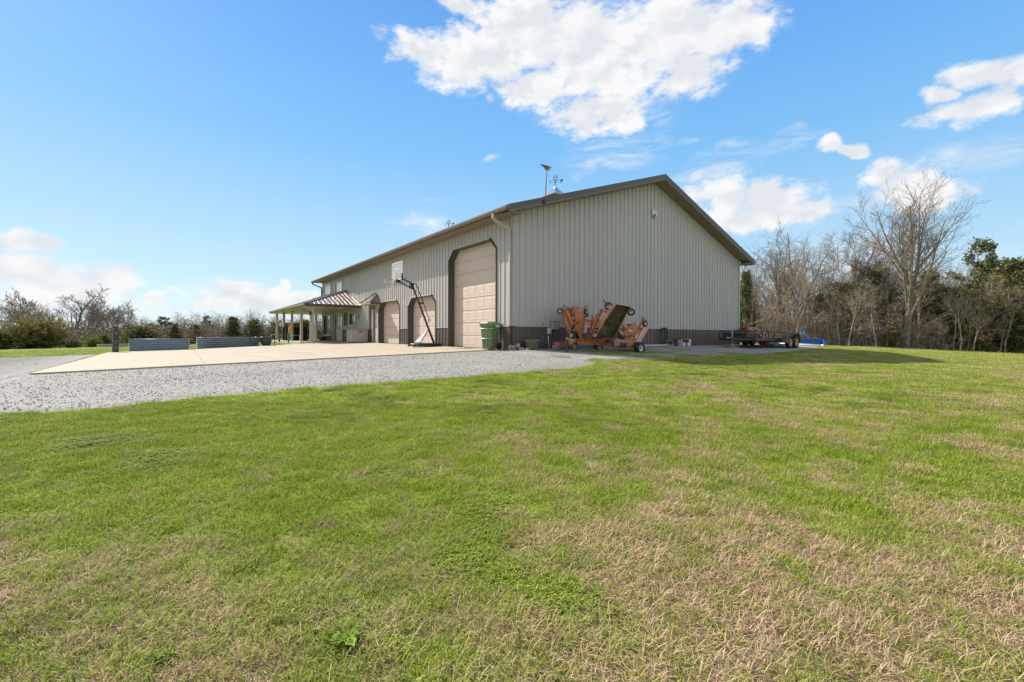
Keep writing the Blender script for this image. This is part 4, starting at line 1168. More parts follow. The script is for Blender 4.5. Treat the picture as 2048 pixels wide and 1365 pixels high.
# ---- raised corrugated beds ---------------------------------------------------
M_CORR = mat('blue_grey_corrugated', (.26, .31, .37), .36, metal=.6, var=.06, scale=3)
def raised_bed(label, a, b, w=.75, h=.68):
    a = Vector(a); b = Vector(b); L = (b - a).length
    r = thing('raised_bed', label, 'raised bed', ((a.x + b.x) / 2, (a.y + b.y) / 2, min(gz(a.x, a.y), gz(b.x, b.y)) - .06), math.atan2(b.y - a.y, b.x - a.x), 'corrugated raised beds by the slab')
    r.rotation_euler = (0, 0, math.atan2(b.y - a.y, b.x - a.x))
    nw = 6; hh_ = h
    prof = []
    for k in range(nw * 8 + 1):
        z = .01 + (hh_ - .03) * k / (nw * 8); prof.append((.03 * math.cos(2 * math.pi * k / 8), z))
    def side(p0, p1, nrm, name):
        mb = MB(); i0 = 0
        for (o, z) in prof:
            mb.v += [(p0[0] + nrm[0] * o, p0[1] + nrm[1] * o, z), (p1[0] + nrm[0] * o, p1[1] + nrm[1] * o, z)]
        for k in range(len(prof) - 1): mb.f.append((2 * k, 2 * k + 1, 2 * k + 3, 2 * k + 2)); mb.sm.append(len(mb.f) - 1)
        mb.build(name, M_CORR, r, fix=False)
    x, rr = L / 2, .12
    n = 6
    side((-x + rr, -w / 2), (x - rr, -w / 2), (0, -1), 'side_panel'); side((-x + rr, w / 2), (x - rr, w / 2), (0, 1), 'side_panel')
    side((-x, -w / 2 + rr), (-x, w / 2 - rr), (-1, 0), 'end_panel'); side((x, -w / 2 + rr), (x, w / 2 - rr), (1, 0), 'end_panel')
    for sx_ in (-1, 1):
        for sy_ in (-1, 1):
            mb = MB(); cx_, cy_ = sx_ * (x - rr), sy_ * (w / 2 - rr)
            for (o, z) in prof:
                for k in range(n + 1):
                    t_ = k / n * math.pi / 2; mb.v.append((cx_ + sx_ * (rr + o) * math.cos(t_), cy_ + sy_ * (rr + o) * math.sin(t_), z))
            for q in range(len(prof) - 1):
                for k in range(n):
                    a_ = q * (n + 1) + k; mb.f.append((a_, a_ + 1, a_ + n + 2, a_ + n + 1)); mb.sm.append(len(mb.f) - 1)
            mb.build('corner_panel', M_CORR, r, fix=False)
    mb = MB()
    for (x0, y0, x1, y1) in ((-x + rr, -w / 2 - .02, x - rr, -w / 2 - .02), (-x + rr, w / 2 + .02, x - rr, w / 2 + .02), (-x - .02, -w / 2 + rr, -x - .02, w / 2 - rr), (x + .02, -w / 2 + rr, x + .02, w / 2 - rr)):
        mb.tube([(x0, y0, h), (x1, y1, h)], .018, 6)
    mb.build('rim', mat('light_rim', (.32, .36, .40), .35, metal=.4), r)
    mb = MB(); mb.box(-x + .03, x - .03, -w / 2 + .03, w / 2 - .03, h - .2, h - .12); mb.build('soil', mat('dark_soil', (.05, .035, .025), .95), r)
    for k in (-1, 0, 1):
        mb = MB(); mb.box(k * L * .3 - .02, k * L * .3 + .02, -w / 2 - .03, -w / 2 - .024, .02, h - .02)
        if k != 0: continue
raised_bed('long blue grey corrugated raised bed nearest the black post, on the slab edge', (-12.28, 14.95), (-9.95, 14.75))
raised_bed('blue grey corrugated raised bed further right, angled toward the porch', (-9.45, 15.65), (-6.62, 17.45))

# ---- post by the slab corner --------------------------------------------------
r = thing('gate_post', 'short dark square post with a small black dish lamp on top at the slab corner', 'post', (-12.72, 13.86, gz(-12.7, 13.9) - .02), .3)
mb = MB(); mb.box(-.10, .10, -.10, .10, -.1, 1.10); mb.build('post_body', mat('dark_post', (.045, .036, .034), .6, var=.15, scale=8), r)
mb = MB(); mb.tube([(0, 0, 1.10), (0, 0, 1.18)], .02, 6); mb.lathe([(0, 1.17), (.09, 1.19), (.12, 1.235), (.10, 1.23), (0, 1.20)], 12); mb.build('post_lamp', M_BLACK, r)
mb = MB(); mb.box(-.04, .04, -.112, -.101, .90, .96); mb.bar((-.03, -.106, .45), (.01, -.106, .62), .025, .006, up=(0, 1, 0)); mb.bar((.0, -.106, .20), (-.03, -.106, .34), .02, .006, up=(0, 1, 0)); mb.build('post_marks', mat('scuffed_grey', (.25, .26, .28), .5), r)
r = thing('low_block_wall', 'low pale block wall out on the field behind the dark post', 'wall', (-14.6, 44.5, gz(-14.6, 44.5)), rad(38))
for k in range(8):
    mb = MB(); mb.rbox(-2.4 + k * .6, -1.815 + k * .6, -.15, .15, -.1, .34, .012); mb.build('block', mat('tan_block', (.36, .30, .25), .85, var=.1, obj_var=.05), r)

# ---- bits by the porch ----------------------------------------------------------
r = thing('dark_planter', 'rounded charcoal planter bowl standing on the slab edge past the raised beds', 'planter', (-6.15, 16.75, slab_z(-6.1)))
mb = MB(); mb.lathe([(0, 0), (.19, 0), (.27, .12), (.31, .30), (.33, .50), (.345, .51), (.33, .53), (.30, .5), (.27, .3), (0, .28)], 24); mb.build('bowl', mat('charcoal_glaze', (.045, .05, .06), .4), r)
mb = MB(); mb.lathe([(0, -.01), (.22, -.01), (.22, .012), (0, .012)], 20); mb.build('saucer', mat('dusty_saucer', (.3, .28, .26), .7), r)
def solar(x, y, lab, h=.55):
    r = thing('solar_light', lab, 'garden light', (x, y, gz(x, y)))
    mb = MB(); mb.tube([(0, 0, -.05), (0, 0, h - .1)], .012, 6); mb.build('stake', M_BLACK, r)
    mb = MB(); mb.lathe([(0, h - .12), (.05, h - .12), (.06, h), (.085, h + .01), (0, h + .04)], 10); mb.build('lamp_head', M_BLACK, r)
solar(-5.1, 18.8, 'thin black stake light on the grass before the third porch post', .34)
r = thing('bird_bath', 'slim black pedestal with a pale flat dish on the grass by the planter', 'bird bath', (-5.55, 17.6, gz(-5.5, 17.6)))
mb = MB(); mb.tube([(0, 0, 0), (0, 0, .5)], .02, 6); mb.lathe([(0, .0), (.14, .0), (.02, .06)], 10); mb.lathe([(.02, .35), (.06, .42), (.02, .6)], 10); mb.tube([(-.12, 0, .2), (.12, 0, .2)], .014, 5); mb.build('pedestal', M_BLACK, r)
mb = MB(); mb.lathe([(0, .66), (.14, .67), (.21, .71), (.22, .72), (.14, .69), (0, .685)], 14); mb.build('dish', M_TRIML, r)
r = thing('windsock', 'orange cloth windsock with green tail and blue cap on a thin pole beside the porch', 'windsock', (-4.35, 19.9, gz(-4.3, 19.9)))
mb = MB(); mb.tube([(0, 0, -.05), (0, 0, 1.4)], .012, 5); mb.build('pole', M_BLACK, r)
mb = MB(); mb.lathe([(.04, 1.30), (.07, 1.2), (.10, 1.0), (.09, .8), (.03, .74)], 10, Matrix.Translation((.07, 0, 0))); mb.build('orange_sock', mat('orange_cloth', (.75, .28, .05), .8), r)
mb = MB(); mb.lathe([(0, 1.42), (.05, 1.40), (.06, 1.32), (.05, 1.30)], 8, Matrix.Translation((.02, 0, 0))); mb.build('blue_cap', mat('blue_cloth', (.12, .22, .5), .8), r)
mb = MB(); mb.lathe([(.05, .76), (.07, .5), (.06, .2), (.03, .06)], 8); mb.build('green_tail', mat('green_cloth', (.04, .26, .15), .8), r)
# shelter on the far side of the porch
r = thing('garden_shelter', 'small brown timber shelter with dark interior seen between the porch posts', 'shelter', (-2.45, 27.5, 0.0))
mb = MB(); mb.rbox(-.95, .95, -.5, .5, 1.15, 1.5, .02); mb.build('shelter_roof', mat('brown_timber', (.14, .085, .045), .8, var=.2), r)
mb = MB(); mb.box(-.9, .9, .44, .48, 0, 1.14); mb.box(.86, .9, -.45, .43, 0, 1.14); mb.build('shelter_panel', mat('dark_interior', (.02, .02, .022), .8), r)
for x in (-.87, .83):
    mb = MB(); mb.box(x, x + .06, -.46, -.40, 0, 1.15); mb.build('shelter_post', MATS['brown_timber'], r)
r = thing('patio_chair', 'dark patio chair with pale cushion under the brown shelter', 'chair', (-2.6, 27.1, 0.0), .4)
mb = MB()
for x in (-.25, .25):
    for y in (-.25, .25): mb.bar((x, y, 0), (x, y, .42 if y < 0 else .85), .03)
mb.build('chair_frame', M_BLACK, r); mb = MB(); mb.rbox(-.25, .25, -.25, .25, .40, .48, .02); mb.build('seat', M_TRIML, r); mb = MB(); mb.box(-.25, .25, .22, .26, .5, .85); mb.build('backrest', M_BLACKP, r)
r = thing('porch_urn', 'small pale urn between the second and third porch posts', 'urn', (-3.0, 22.6, 0.0))
mb = MB(); mb.lathe([(0, 0), (.1, 0), (.06, .08), (.12, .25), (.10, .45), (.14, .5), (0, .46)], 12); mb.build('urn', M_TRIML, r)

# deck box, bins by the porch wall
M_BEIGE = mat('beige_resin', (.47, .40, .36), .55, var=.04)
r = thing('deck_box', 'beige resin deck storage box with doors and lid against the barn wall', 'storage box', (-.62, 16.75, .01))
mb = MB(); mb.box(-.52, .52, -.55, .75, .03, .78); mb.build('box_body', M_BEIGE, r)
mb = MB()
for k in range(9): mb.box(-.53, -.5205, -.5, .70, .08 + k * .075, .135 + k * .075)
for k in range(9): mb.box(-.47, .47, -.56, -.5505, .08 + k * .075, .135 + k * .075)
mb.build('lap_slats', M_BEIGE, r)
mb = MB(); mb.box(-.537, -.5305, .08, .10, .06, .74); mb.box(-.537, -.5305, -.5, -.48, .06, .74); mb.build('door_line', mat('dark_beige', (.2, .17, .15), .6), r)
mb = MB(); mb.rbox(-.56, .56, -.59, .79, .785, .85, .03); mb.build('box_lid', mat('beige_lid', (.40, .345, .30), .55), r)
mb = MB(); mb.box(-.12, .12, -.566, -.561, .68, .74); mb.build('lid_handle', M_BLACK, r)
r = thing('black_bin', 'small black bin with a swing front beside the deck box', 'bin', (-.5, 18.35, .01))
mb = MB(); frust(mb, 0, .55, (-.25, .25, -.25, .25), (-.28, .28, -.28, .28), .03, .03); mb.build('bin_case', M_BLACKP, r)
mb = MB(); frust(mb, .55, .62, (-.30, .30, -.30, .30), (-.22, .22, -.22, .22), .03, .03); mb.build('bin_top', M_BLACK, r)
mb = MB(); mb.box(-.31, -.29, -.15, .15, .02, .16); mb.build('bin_label', M_WHITE, r)
r = thing('log_basket', 'low dark basket of split logs by the far porch window', 'basket', (-.45, 26.7, .01))
mb = MB(); mb.lathe([(0, .02), (.25, .02), (.33, .3), (.31, .3), (.23, .05), (0, .05)], 14); mb.build('basket', M_BLACKP, r)
for k in range(5):
    mb = MB(); mb.tube([(-.3 + .08 * k, -.28, .28 + .03 * (k % 2)), (-.25 + .09 * k, .28, .3)], .06, 7); mb.build('log', mat('cut_log', (.34, .17, .09), .85, obj_var=.2), r)

# ================================================================== MOWER (three-deck finishing mower, wings folded up)
M_OR = mat('orange_paint', (.50, .135, .03), .5, var=.22, scale=7, dirt=(.22, .11, .06), dirt_amt=.65, dirt_scale=5)
M_ORF = mat('faded_orange', (.47, .20, .09), .6, var=.25, scale=5, dirt=(.20, .12, .08), dirt_amt=.9, dirt_scale=3)
M_UND = mat('crusted_underside', (.058, .052, .026), .9, var=.4, scale=5, bump=.8, bscale=14, dirt=(.12, .075, .03), dirt_amt=.6, dirt_scale=4)
M_GREASE = mat('greasy_steel', (.06, .05, .042), .5, var=.3, scale=15)
M_YEL = mat('yellow_paint', (.40, .27, .05), .5, var=.25, scale=12)
M_RIMW = mat('off_white_rim', (.55, .54, .48), .45, var=.06, dirt=(.25, .16, .08), dirt_amt=.3, dirt_scale=12)
M_GTYRE = mat('grey_tyre', (.05, .052, .056), .7, var=.2, scale=12, spec=.3)
mow = thing('finishing_mower', 'orange folding finishing mower with raised wing decks parked on the gravel by the gable', 'mower', (0, 0, 0))
def wheel(parent, c, axis, R, w, rim, rimw=.55, name='wheel', tm=None):
    c = Vector(c); axis = Vector(axis).normalized()
    q = axis.to_track_quat('Z', 'Y').to_matrix().to_4x4()
    wt_ = thing(name, None, None, c); wt_.parent = parent
    Mq = q
    k = min(.35 * R, w * .5)
    pr_ = [(R * rimw, -w * .42), (R * .82, -w * .5), (R * .94, -w * .42), (R, -w * .22), (R * 1.0, w * .22), (R * .94, w * .42), (R * .82, w * .5), (R * rimw, w * .42)]
    mb = MB(); mb.lathe(pr_, 26, Mq); mb.build('tyre', tm or M_RUB, wt_)
    mb = MB(); mb.lathe([(0, w * .14), (R * .14, w * .16), (R * .18, w * .05), (R * .42, w * .08), (R * (rimw - .04), w * .34), (R * (rimw + .03), w * .42), (R * (rimw + .03), w * .38)], 20, Mq)
    mb.lathe([(0, -w * .14), (R * .14, -w * .16), (R * .18, -w * .05), (R * .42, -w * .08), (R * (rimw - .04), -w * .34), (R * (rimw + .03), -w * .42), (R * (rimw + .03), -w * .38)], 20, Mq)
    mb.build('rim', rim, wt_)
    mb = MB(); mb.tube([Mq @ Vector((0, 0, -w * .3)), Mq @ Vector((0, 0, w * .3))], R * .12, 10); mb.build('hub', M_GREASE, wt_)
    return wt_
# main frame
zc = .10
AX1 = Vector((4.22, -2.72, .075)); AX2 = Vector((3.95, -.80, .11))
mb = MB()
h0 = Vector((1.2, -1.74, .30)); m1 = Vector((3.1, -1.95, .24))
mb.bar(h0, m1, .12, .13); mb.bar((2.9, -1.95, .23), AX1 + Vector((-.15, .28, .08)), .12, .13)
mb.bar((2.9, -1.9, .23), AX2 + Vector((-.1, -.2, .08)), .12, .13)
mb.bar(AX1 + Vector((-.05, .25, .05)), AX2 + Vector((-.02, -.2, .05)), .10, .10)
mb.bar((2.0, -1.86, .32), (3.25, -2.05, .31), .10, .06)
mb.bar((1.35, -1.7, .42), (2.45, -1.82, .38), .05, .05)
mb.build('main_frame', M_OR, mow)
mb = MB(); mb.bar(AX1 + Vector((-.02, .25, 0)), AX1 + Vector((0, .05, 0)), .05); mb.bar(AX2 + Vector((0, -.2, 0)), AX2, .05); mb.build('axle', M_GREASE, mow)
wheel(mow, AX1, (-.05, -1, 0), .245, .24, M_RIMW)
wheel(mow, AX2, (-.05, -1, 0), .235, .24, M_RIMW)
# hitch: jack, PTO, yellow shields
mb = MB(); J = Vector((1.15, -1.76, 0)); mb.bar(J + Vector((0, 0, -.11)), J + Vector((0, 0, .45)), .065, .065, up=(1, 0, 0)); mb.lathe([(0, -.125), (.07, -.125), (.07, -.105), (0, -.105)], 10, Matrix.Translation((J.x, J.y, 0))); mb.build('jack_stand', M_GREASE, mow)
mb = MB(); mb.bar((1.05, -1.85, .46), (1.42, -1.7, .44), .05, .06); mb.tube([(1.25, -1.85, .33), (1.45, -1.82, .30)], .11, 10); mb.bar((1.34, -1.92, .32), (1.40, -1.92, .08), .06, .03); mb.tube([(1.1, -1.8, .42), (1.2, -1.92, .36), (1.3, -1.9, .18)], .02, 5)
mb.build('hitch_shield', M_YEL, mow)
mb = MB(); mb.tube([(1.30, -1.93, .30), (1.50, -1.93, .28)], .07, 8); mb.tube([(1.2, -1.72, .40), (1.75, -1.74, .36), (2.7, -1.78, .33)], .03, 6); mb.build('drive_shaft', M_GREASE, mow)
# front arch (gantry)
mb = MB()
mb.bar((2.02, -1.75, .27), (1.66, -1.75, 1.06), .09, .10, up=(0, 1, 0)); mb.bar((1.64, -1.75, 1.03), (1.76, -1.75, 1.13), .09, .10, up=(0, 1, 0))
mb.bar((1.74, -1.75, 1.12), (2.48, -1.80, 1.13), .09, .09); mb.bar((2.46, -1.80, 1.14), (2.56, -1.82, 1.02), .09, .09, up=(0, 1, 0)); mb.bar((2.55, -1.82, 1.04), (2.40, -1.86, .30), .08, .09, up=(0, 1, 0))
mb.bar((2.15, -1.9, .30), (2.26, -1.9, .55), .05); mb.bar((2.26, -1.9, .55), (2.46, -1.9, .55), .05); mb.bar((2.46, -1.9, .55), (2.55, -1.9, .30), .05)
mb.build('front_arch', M_OR, mow)
# near wing lift boom
mb = MB()
b0 = onY(1185, 661, -2.1); b1 = onY(1203, 619, -2.1); b2 = onY(1213, 625, -2.35)
mb.bar(b0, b1, .09, .09, up=(0, 1, 0)); mb.bar(b1, b2, .07, .07, up=(0, 1, 0)); mb.bar(onY(1189, 643, -1.95), onY(1194, 629, -1.9), .05); mb.bar(onY(1186, 661, -2.1), onY(1201, 664.5, -2.4), .05, .05)
mb.bar(onY(1192, 641, -2.0), onY(1206, 641, -2.4), .06, .05); mb.bar(onY(1188, 651, -2.0), onY(1204, 655, -2.4), .04)
mb.build('wing_boom', M_OR, mow)
# hydraulic cylinders
mb = MB(); mb.tube([onY(1183, 640, -1.6), onY(1182, 655, -1.7), onY(1174, 668, -1.8)], .035, 7); mb.build('hydraulic_cylinder', mat('red_cylinder', (.38, .025, .03), .4), mow)
mb = MB(); mb.tube([onY(1172, 650, -1.5), onY(1171, 667, -1.6)], .03, 7); mb.tube([onY(1171, 645, -1.5), onY(1175, 672, -1.6)], .012, 5); mb.build('cylinder_rod', M_WHITE, mow)
mb = MB(); random.seed(21)
for (p, q, y) in (((1158, 655), (1171, 640), -1.5), ((1171, 640), (1181, 650), -1.6), ((1160, 672), (1175, 660), -1.5), ((1196, 632), (1194, 660), -2.0), ((1198, 645), (1203, 660), -2.2), ((1165, 628), (1176, 641), -1.3)):
    a, b = onY(*p, y), onY(*q, y - .05); c_ = (a + b) / 2 + Vector((.05, 0, -.10)); mb.tube([a, c_, b], .014, 5)
mb.build('hydraulic_hose', M_BLACK, mow)
def deck(name, quad, thick, m_top, m_under):
    """deck from outline points (open side first) and a thickness vector; painted outside, crusted inside"""
    q = [Vector(p) for p in quad]; th = Vector(thick)
    d = thing(name, None, None, (0, 0, 0)); d.parent = mow
    mb = MB(); mb.prism([p + th * .95 for p in q], th * .05); mb.build('deck_plate', m_top, d)
    n = len(q); cen = sum(q, Vector()) / n
    inn = [p + (cen - p).normalized() * .035 for p in q]
    mb = MB()
    for i in range(n):
        a, b = q[i], q[(i + 1) % n]; ai, bi = inn[i], inn[(i + 1) % n]
        mb.quad(a, b, b + th * .94, a + th * .94); mb.quad(a, ai, bi, b)
    mb.build('deck_skirt', m_top, d, fix=False)
    mb = MB()
    for i in range(n):
        ai, bi = inn[i], inn[(i + 1) % n]
        mb.quad(ai + th * .01, bi + th * .01, bi + th * .94, ai + th * .94)
    mb.build('skirt_lining', m_under, d, fix=False)
    return d, q, th, cen
# near wing: underside toward the reader
qn = [onY(1199, 677, -2.55), onY(1226, 679, -2.45), onY(1247, 642, -2.85), onY(1261.5, 613, -3.1), onY(1233, 608, -3.15), onY(1206.6, 645, -2.8)]
thn = Vector((-.02, .15, .02))
d, q, th, cen = deck('near_wing_deck', qn, thn, M_ORF, M_UND)
mb = MB(); mb.prism([p + (cen - p) * .03 + th * .80 for p in q], th * .12); mb.build('deck_underside', M_UND, d)
nv = (q[1] - q[0]).cross(q[3] - q[0]).normalized()
if nv.y > 0: nv = -nv
for (px, py) in ((1208, 668), (1221, 646), (1238, 624)):
    c_ = onY(px, py, -2.72) ; rr_ = .25
    Mq = Matrix.Translation(c_ + th * .35 + Vector((0, .0, 0))) @ nv.to_track_quat('Z', 'Y').to_matrix().to_4x4()
    mb = MB(); mb.lathe([(0, .06), (.07, .06), (.09, 0), (.24, 0), (.26, -.03), (.26, -.05)], 18, Mq); mb.build('spindle_housing', M_UND, d)
    mb = MB(); mb.bar(Mq @ Vector((-.22, .08, .07)), Mq @ Vector((.22, -.08, .07)), .06, .012, up=nv); mb.build('blade', M_GREASE, d)
mb = MB(); mb.bar(q[4] + Vector((0, 0, .0)), q[3], .05, .04); mb.build('deck_edge', mat('bare_pale_edge', (.50, .38, .32), .5, var=.15), d)
# far wing: top side toward the reader
qf = [onY(1128, 619, -.75), onY(1148, 614, -.75), onY(1158, 616, -.8), onY(1168, 640, -1.0), onY(1176, 662, -1.15), onY(1170, 668, -1.2), onY(1141, 666, -1.15), onY(1129, 645, -.9)]
d, q, th, cen = deck('far_wing_deck', qf, Vector((.05, .2, 0)), M_ORF, M_UND)
mb = MB(); mb.prism([p + (cen - p) * .04 for p in q], Vector((0, .03, 0))); mb.build('deck_cover', M_ORF, d)
mb = MB(); mb.prism([onY(1129, 620, -.73), onY(1131, 646, -.88), onY(1141, 664, -1.12), onY(1148, 655, -1.05), onY(1138, 632, -.8)], (0, -.04, 0)); mb.build('belt_guard', mat('salmon_paint', (.46, .17, .11), .55, var=.15), d)
mb = MB()
A_ = [onY(1145, 613, -1.0), onY(1155, 613, -1.0), onY(1167, 640, -1.2), onY(1158, 643, -1.2), onY(1148, 640, -1.15)]
mb.prism(A_, (0, -.10, .0)); mb.build('gearbox_cover', M_OR, d)
mb = MB()
B_ = [onY(1156, 645, -1.3), onY(1161, 647, -1.3), onY(1168, 661, -1.35), onY(1166, 663, -1.35), onY(1158, 660, -1.35)]
mb.prism(B_, (0, -.05, 0)); mb.build('lower_cover', M_OR, d)
mb = MB(); mb.bar(onY(1133, 622, -.95), onY(1145, 648, -1.15), .09, .06, up=(0, 1, 0)); mb.bar(onY(1147, 618, -1.0), onY(1146, 636, -1.1), .06, .05, up=(0, 1, 0)); mb.bar(onY(1160, 630, -1.1), onY(1166, 622, -1.0), .07, .06); mb.bar(onY(1160, 637, -1.1), onY(1172, 633, -1.0), .09, .08)
mb.bar(onY(1145, 648, -1.15), onY(1140, 662, -1.15), .05); mb.build('lift_arm', mat('orange_arm', (.55, .17, .02), .45, var=.1), d)
mb = MB(); mb.bar(onY(1148, 623, -1.11), onY(1151.5, 629.5, -1.11), .045, .01, up=(0, 1, 0)); mb.bar(onY(1145.3, 635, -1.22), onY(1147, 639.5, -1.22), .03, .01, up=(0, 1, 0)); mb.bar(onY(1160, 650, -1.37), onY(1163.5, 655, -1.40), .03, .01, up=(0, 1, 0)); mb.build('decal', mat('decal_white', (.66, .64, .60), .5), d)
mb = MB(); mb.prism([onY(1141, 656, -1.3), onY(1149, 646, -1.3), onY(1148, 652, -1.3), onY(1143, 660, -1.3)], (0, -.05, 0)); mb.bar(onY(1140, 664, -1.2), onY(1168, 670, -1.3), .09, .10); mb.bar(onY(1150, 667, -1.25), onY(1150, 680, -1.3), .06); mb.bar(onY(1160, 668, -1.25), onY(1162, 684, -1.3), .07); mb.tube([onY(1144, 668, -1.1), onY(1160, 678, -1.1)], .10, 8); mb.build('hinge_frame', M_GREASE, d)
# casters: fork + wheel
def caster(c, pivot, axis, R=.125, w=.10, hy=None, lab=None):
    c = Vector(c); pivot = Vector(pivot); ax = Vector(axis).normalized()
    g = thing('caster', None, None, (0, 0, 0)); g.parent = mow
    w_ = R * .78
    q = ax.to_track_quat('Z', 'Y').to_matrix().to_4x4(); Mq = Matrix.Translation(c) @ q
    pr_ = [(R * .5, -w * .4), (R * .85, -w * .5), (R * .97, -w * .3), (R, 0), (R * .97, w * .3), (R * .85, w * .5), (R * .5, w * .4)]
    mb = MB(); mb.lathe(pr_, 20, Mq); mb.build('tyre', M_GTYRE, g)
    mb = MB(); mb.lathe([(0, w * .2), (R * .3, w * .2), (R * .5, w * .42)], 14, Mq); mb.lathe([(0, -w * .2), (R * .3, -w * .2), (R * .5, -w * .42)], 14, Mq); mb.build('rim', M_RIMW, g)
    mb = MB(); d_ = (pivot - c).normalized()
    for s_ in (-1, 1):
        a = c + ax * (s_ * (w * .5 + .015)); b = pivot + ax * (s_ * (w * .5 + .01)) + d_ * (-.02)
        mb.bar(a, b, .014, .05, up=ax.cross(d_)); mb.bar(a, b, .05, .014, up=ax)
    mb.bar(pivot - ax * (w * .5 + .02), pivot + ax * (w * .5 + .02), .05)
    mb.build('fork', MATS['orange_arm'], g)
    mb = MB(); mb.tube([pivot, pivot + d_ * .10], .022, 7); mb.build('fork_stem', M_GREASE, g)
    return g
def arm(a, b, w=.06, m=M_OR, par=mow):
    mb = MB(); mb.bar(a, b, w, w * .9); return mb.build('caster_arm', m, par)
ax_l = (-.72, -.78, 0)
caster(onY(1120, 622.5, -.9), onY(1125.5, 614.5, -.9), ax_l); arm(onY(1126, 613, -.9), onY(1146, 619, -.85), .055, MATS['faded_orange'])
caster(onY(1171, 624, -.8), onY(1171.5, 616, -.8), (.3, -.9, 0)); arm(onY(1172, 616, -.8), onY(1155, 618, -.85), .055)
caster(onY(1142, 671, -1.45), onY(1138.5, 665, -1.4), ax_l, .13); caster(onY(1189, 670, -2.35), onY(1182.5, 664, -2.3), ax_l, .15, .13)
caster(onY(1217, 613, -2.75), onY(1209.5, 604, -2.75), ax_l, .155, .12); arm(onY(1222, 617, -2.8), onY(1232, 613, -2.95), .05, MATS['bare_pale_edge'])
caster(onY(1262, 624.4, -3.0), onY(1259.5, 615, -2.9), ax_l, .15, .12)
# rear deck
rd = [onY(1240, 668, -1.6), onY(1243, 690, -2.3), onY(1277, 688, -2.3), onY(1295.5, 656, -1.3), onY(1268, 650, -.9), onY(1250, 648, -.9)]
rd = [onY(1228, 684, -2.45), onY(1275, 684, -2.5), onY(1294, 658, -1.2), onY(1256, 648, -.9), onY(1240, 655, -1.2)]
d, q, th, cen = deck('rear_deck', rd, (.03, .0, -.17), M_ORF, M_UND)
mb = MB(); mb.prism(q, (0, 0, -.02)); mb.build('deck_cover', M_ORF, d)
mb = MB(); e0 = onY(1277, 688, -2.55); e1 = onY(1295.5, 657, -1.25)
mb.prism([onY(1270, 684, -2.55), e0 + Vector((.0, 0, -.04)), e1, onY(1286, 656, -1.3)], (.06, -.02, .05)); mb.build('end_skirt', mat('pale_orange_skirt', (.60, .30, .16), .5, var=.2, scale=10), d)
mb = MB(); mb.prism([onY(1276, 689, -2.6), onY(1294, 661, -1.4), onY(1296, 656, -1.35), onY(1280, 680, -2.5)], (.05, 0, 0)); mb.build('end_lip', MATS['bare_pale_edge'], d)
mb = MB(); mb.prism([onY(1246, 671, -2.1), onY(1268, 648, -1.8), onY(1273, 653, -1.75), onY(1270, 663, -2.0)], (0, -.06, .04)); mb.build('gearbox_cover', M_OR, d)
mb = MB(); mb.bar(onY(1245, 670, -2.15), onY(1270, 646, -1.85), .09, .06, up=(0, 1, 0)); mb.bar(onY(1248, 672, -2.2), onY(1274, 663, -2.1), .08, .08); mb.bar(onY(1252, 684, -2.4), onY(1268, 676, -2.3), .07); mb.build('rear_arm', M_OR, d)
mb = MB(); mb.prism([onY(1243, 645, -1.5), onY(1250, 650, -1.5), onY(1254, 656, -1.6), onY(1247, 656, -1.7), onY(1241, 650, -1.6)], (0, -.1, 0)); mb.build('chute_guard', MATS['orange_arm'], d)
mb = MB(); mb.tube([onY(1258.5, 650, -1.5), onY(1271, 648, -1.5)], .03, 6); mb.tube([onY(1238, 689, -2.4), onY(1250, 689, -2.4)], .11, 8); mb.lathe([(0, .06), (.10, .06), (.12, 0), (.17, 0)], 12, Matrix.Translation(onY(1251, 652, -1.5))); mb.build('spindle_cluster', M_GREASE, d)
mb = MB(); mb.bar(onY(1257.5, 661.2, -2.2), onY(1265, 662.8, -2.2), .05, .01, up=(0, 1, 0)); mb.bar(onY(1271.5, 676, -2.58), onY(1275.5, 670, -2.4), .06, .01, up=(0, 1, 0)); mb.build('decal', MATS['decal_white'], d)
# worn tyre tucked behind the near wing, rear casters
q_ = Vector((.25, -.8, .6)).normalized(); Mq = Matrix.Translation(onY(1241, 667, -2.15)) @ q_.to_track_quat('Z', 'Y').to_matrix().to_4x4()
mb = MB(); mb.lathe([(.14, -.05), (.20, -.07), (.25, -.04), (.26, 0), (.25, .04), (.20, .07), (.14, .05)], 22, Mq); mb.build('worn_tyre', M_GTYRE, mow)
mb = MB(); mb.lathe([(.0, .02), (.09, .03), (.14, .055)], 16, Mq); mb.build('worn_rim', M_YEL, mow)
caster(onY(1290, 647.5, -1.4), onY(1286.5, 637.5, -1.35), (-.2, -.9, 0), .15, .12); arm(onY(1285, 637, -1.35), onY(1279, 654, -1.4), .06)
arm(onY(1284, 651, -1.4), onY(1278, 652, -1.4), .04)
# brackets and levers spread over the frame
mb = MB()
for (p, q2, y, w2) in (((1208, 677), (1206, 684), -2.2, .06), ((1190, 676), (1189, 683), -2.0, .09), ((1195, 677), (1195, 684), -2.0, .06), ((1232, 688), (1262, 690), -2.3, .07), ((1181, 672), (1184, 683), -1.95, .06),
                       ((1176, 676), (1184, 676), -1.9, .05), ((1183, 630), (1186, 640), -1.7, .05)):
    mb.bar(onY(*p, y), onY(*q2, y), w2, w2 * .8)
mb.build('bracket', M_OR, mow)
mb = MB(); mb.rbox(-.09, .09, -.09, .09, -.08, .08, .02, Matrix.Translation(onY(1213, 682, -2.1))); mb.build('red_valve', mat('deep_red', (.30, .02, .02), .5), mow)
mb = MB()
for (px, py, y, s_) in ((1145.5, 631, -1.15, .05), (1174, 631, -1.2, .06), (1199, 632, -2.0, .04), (1194, 629, -1.9, .035), (1258, 651, -1.6, .04), (1245, 691, -2.35, .07), (1219, 681, -2.3, .05)):
    mb.tube([onY(px, py, y), onY(px + 1, py, y + .12)], s_, 8)
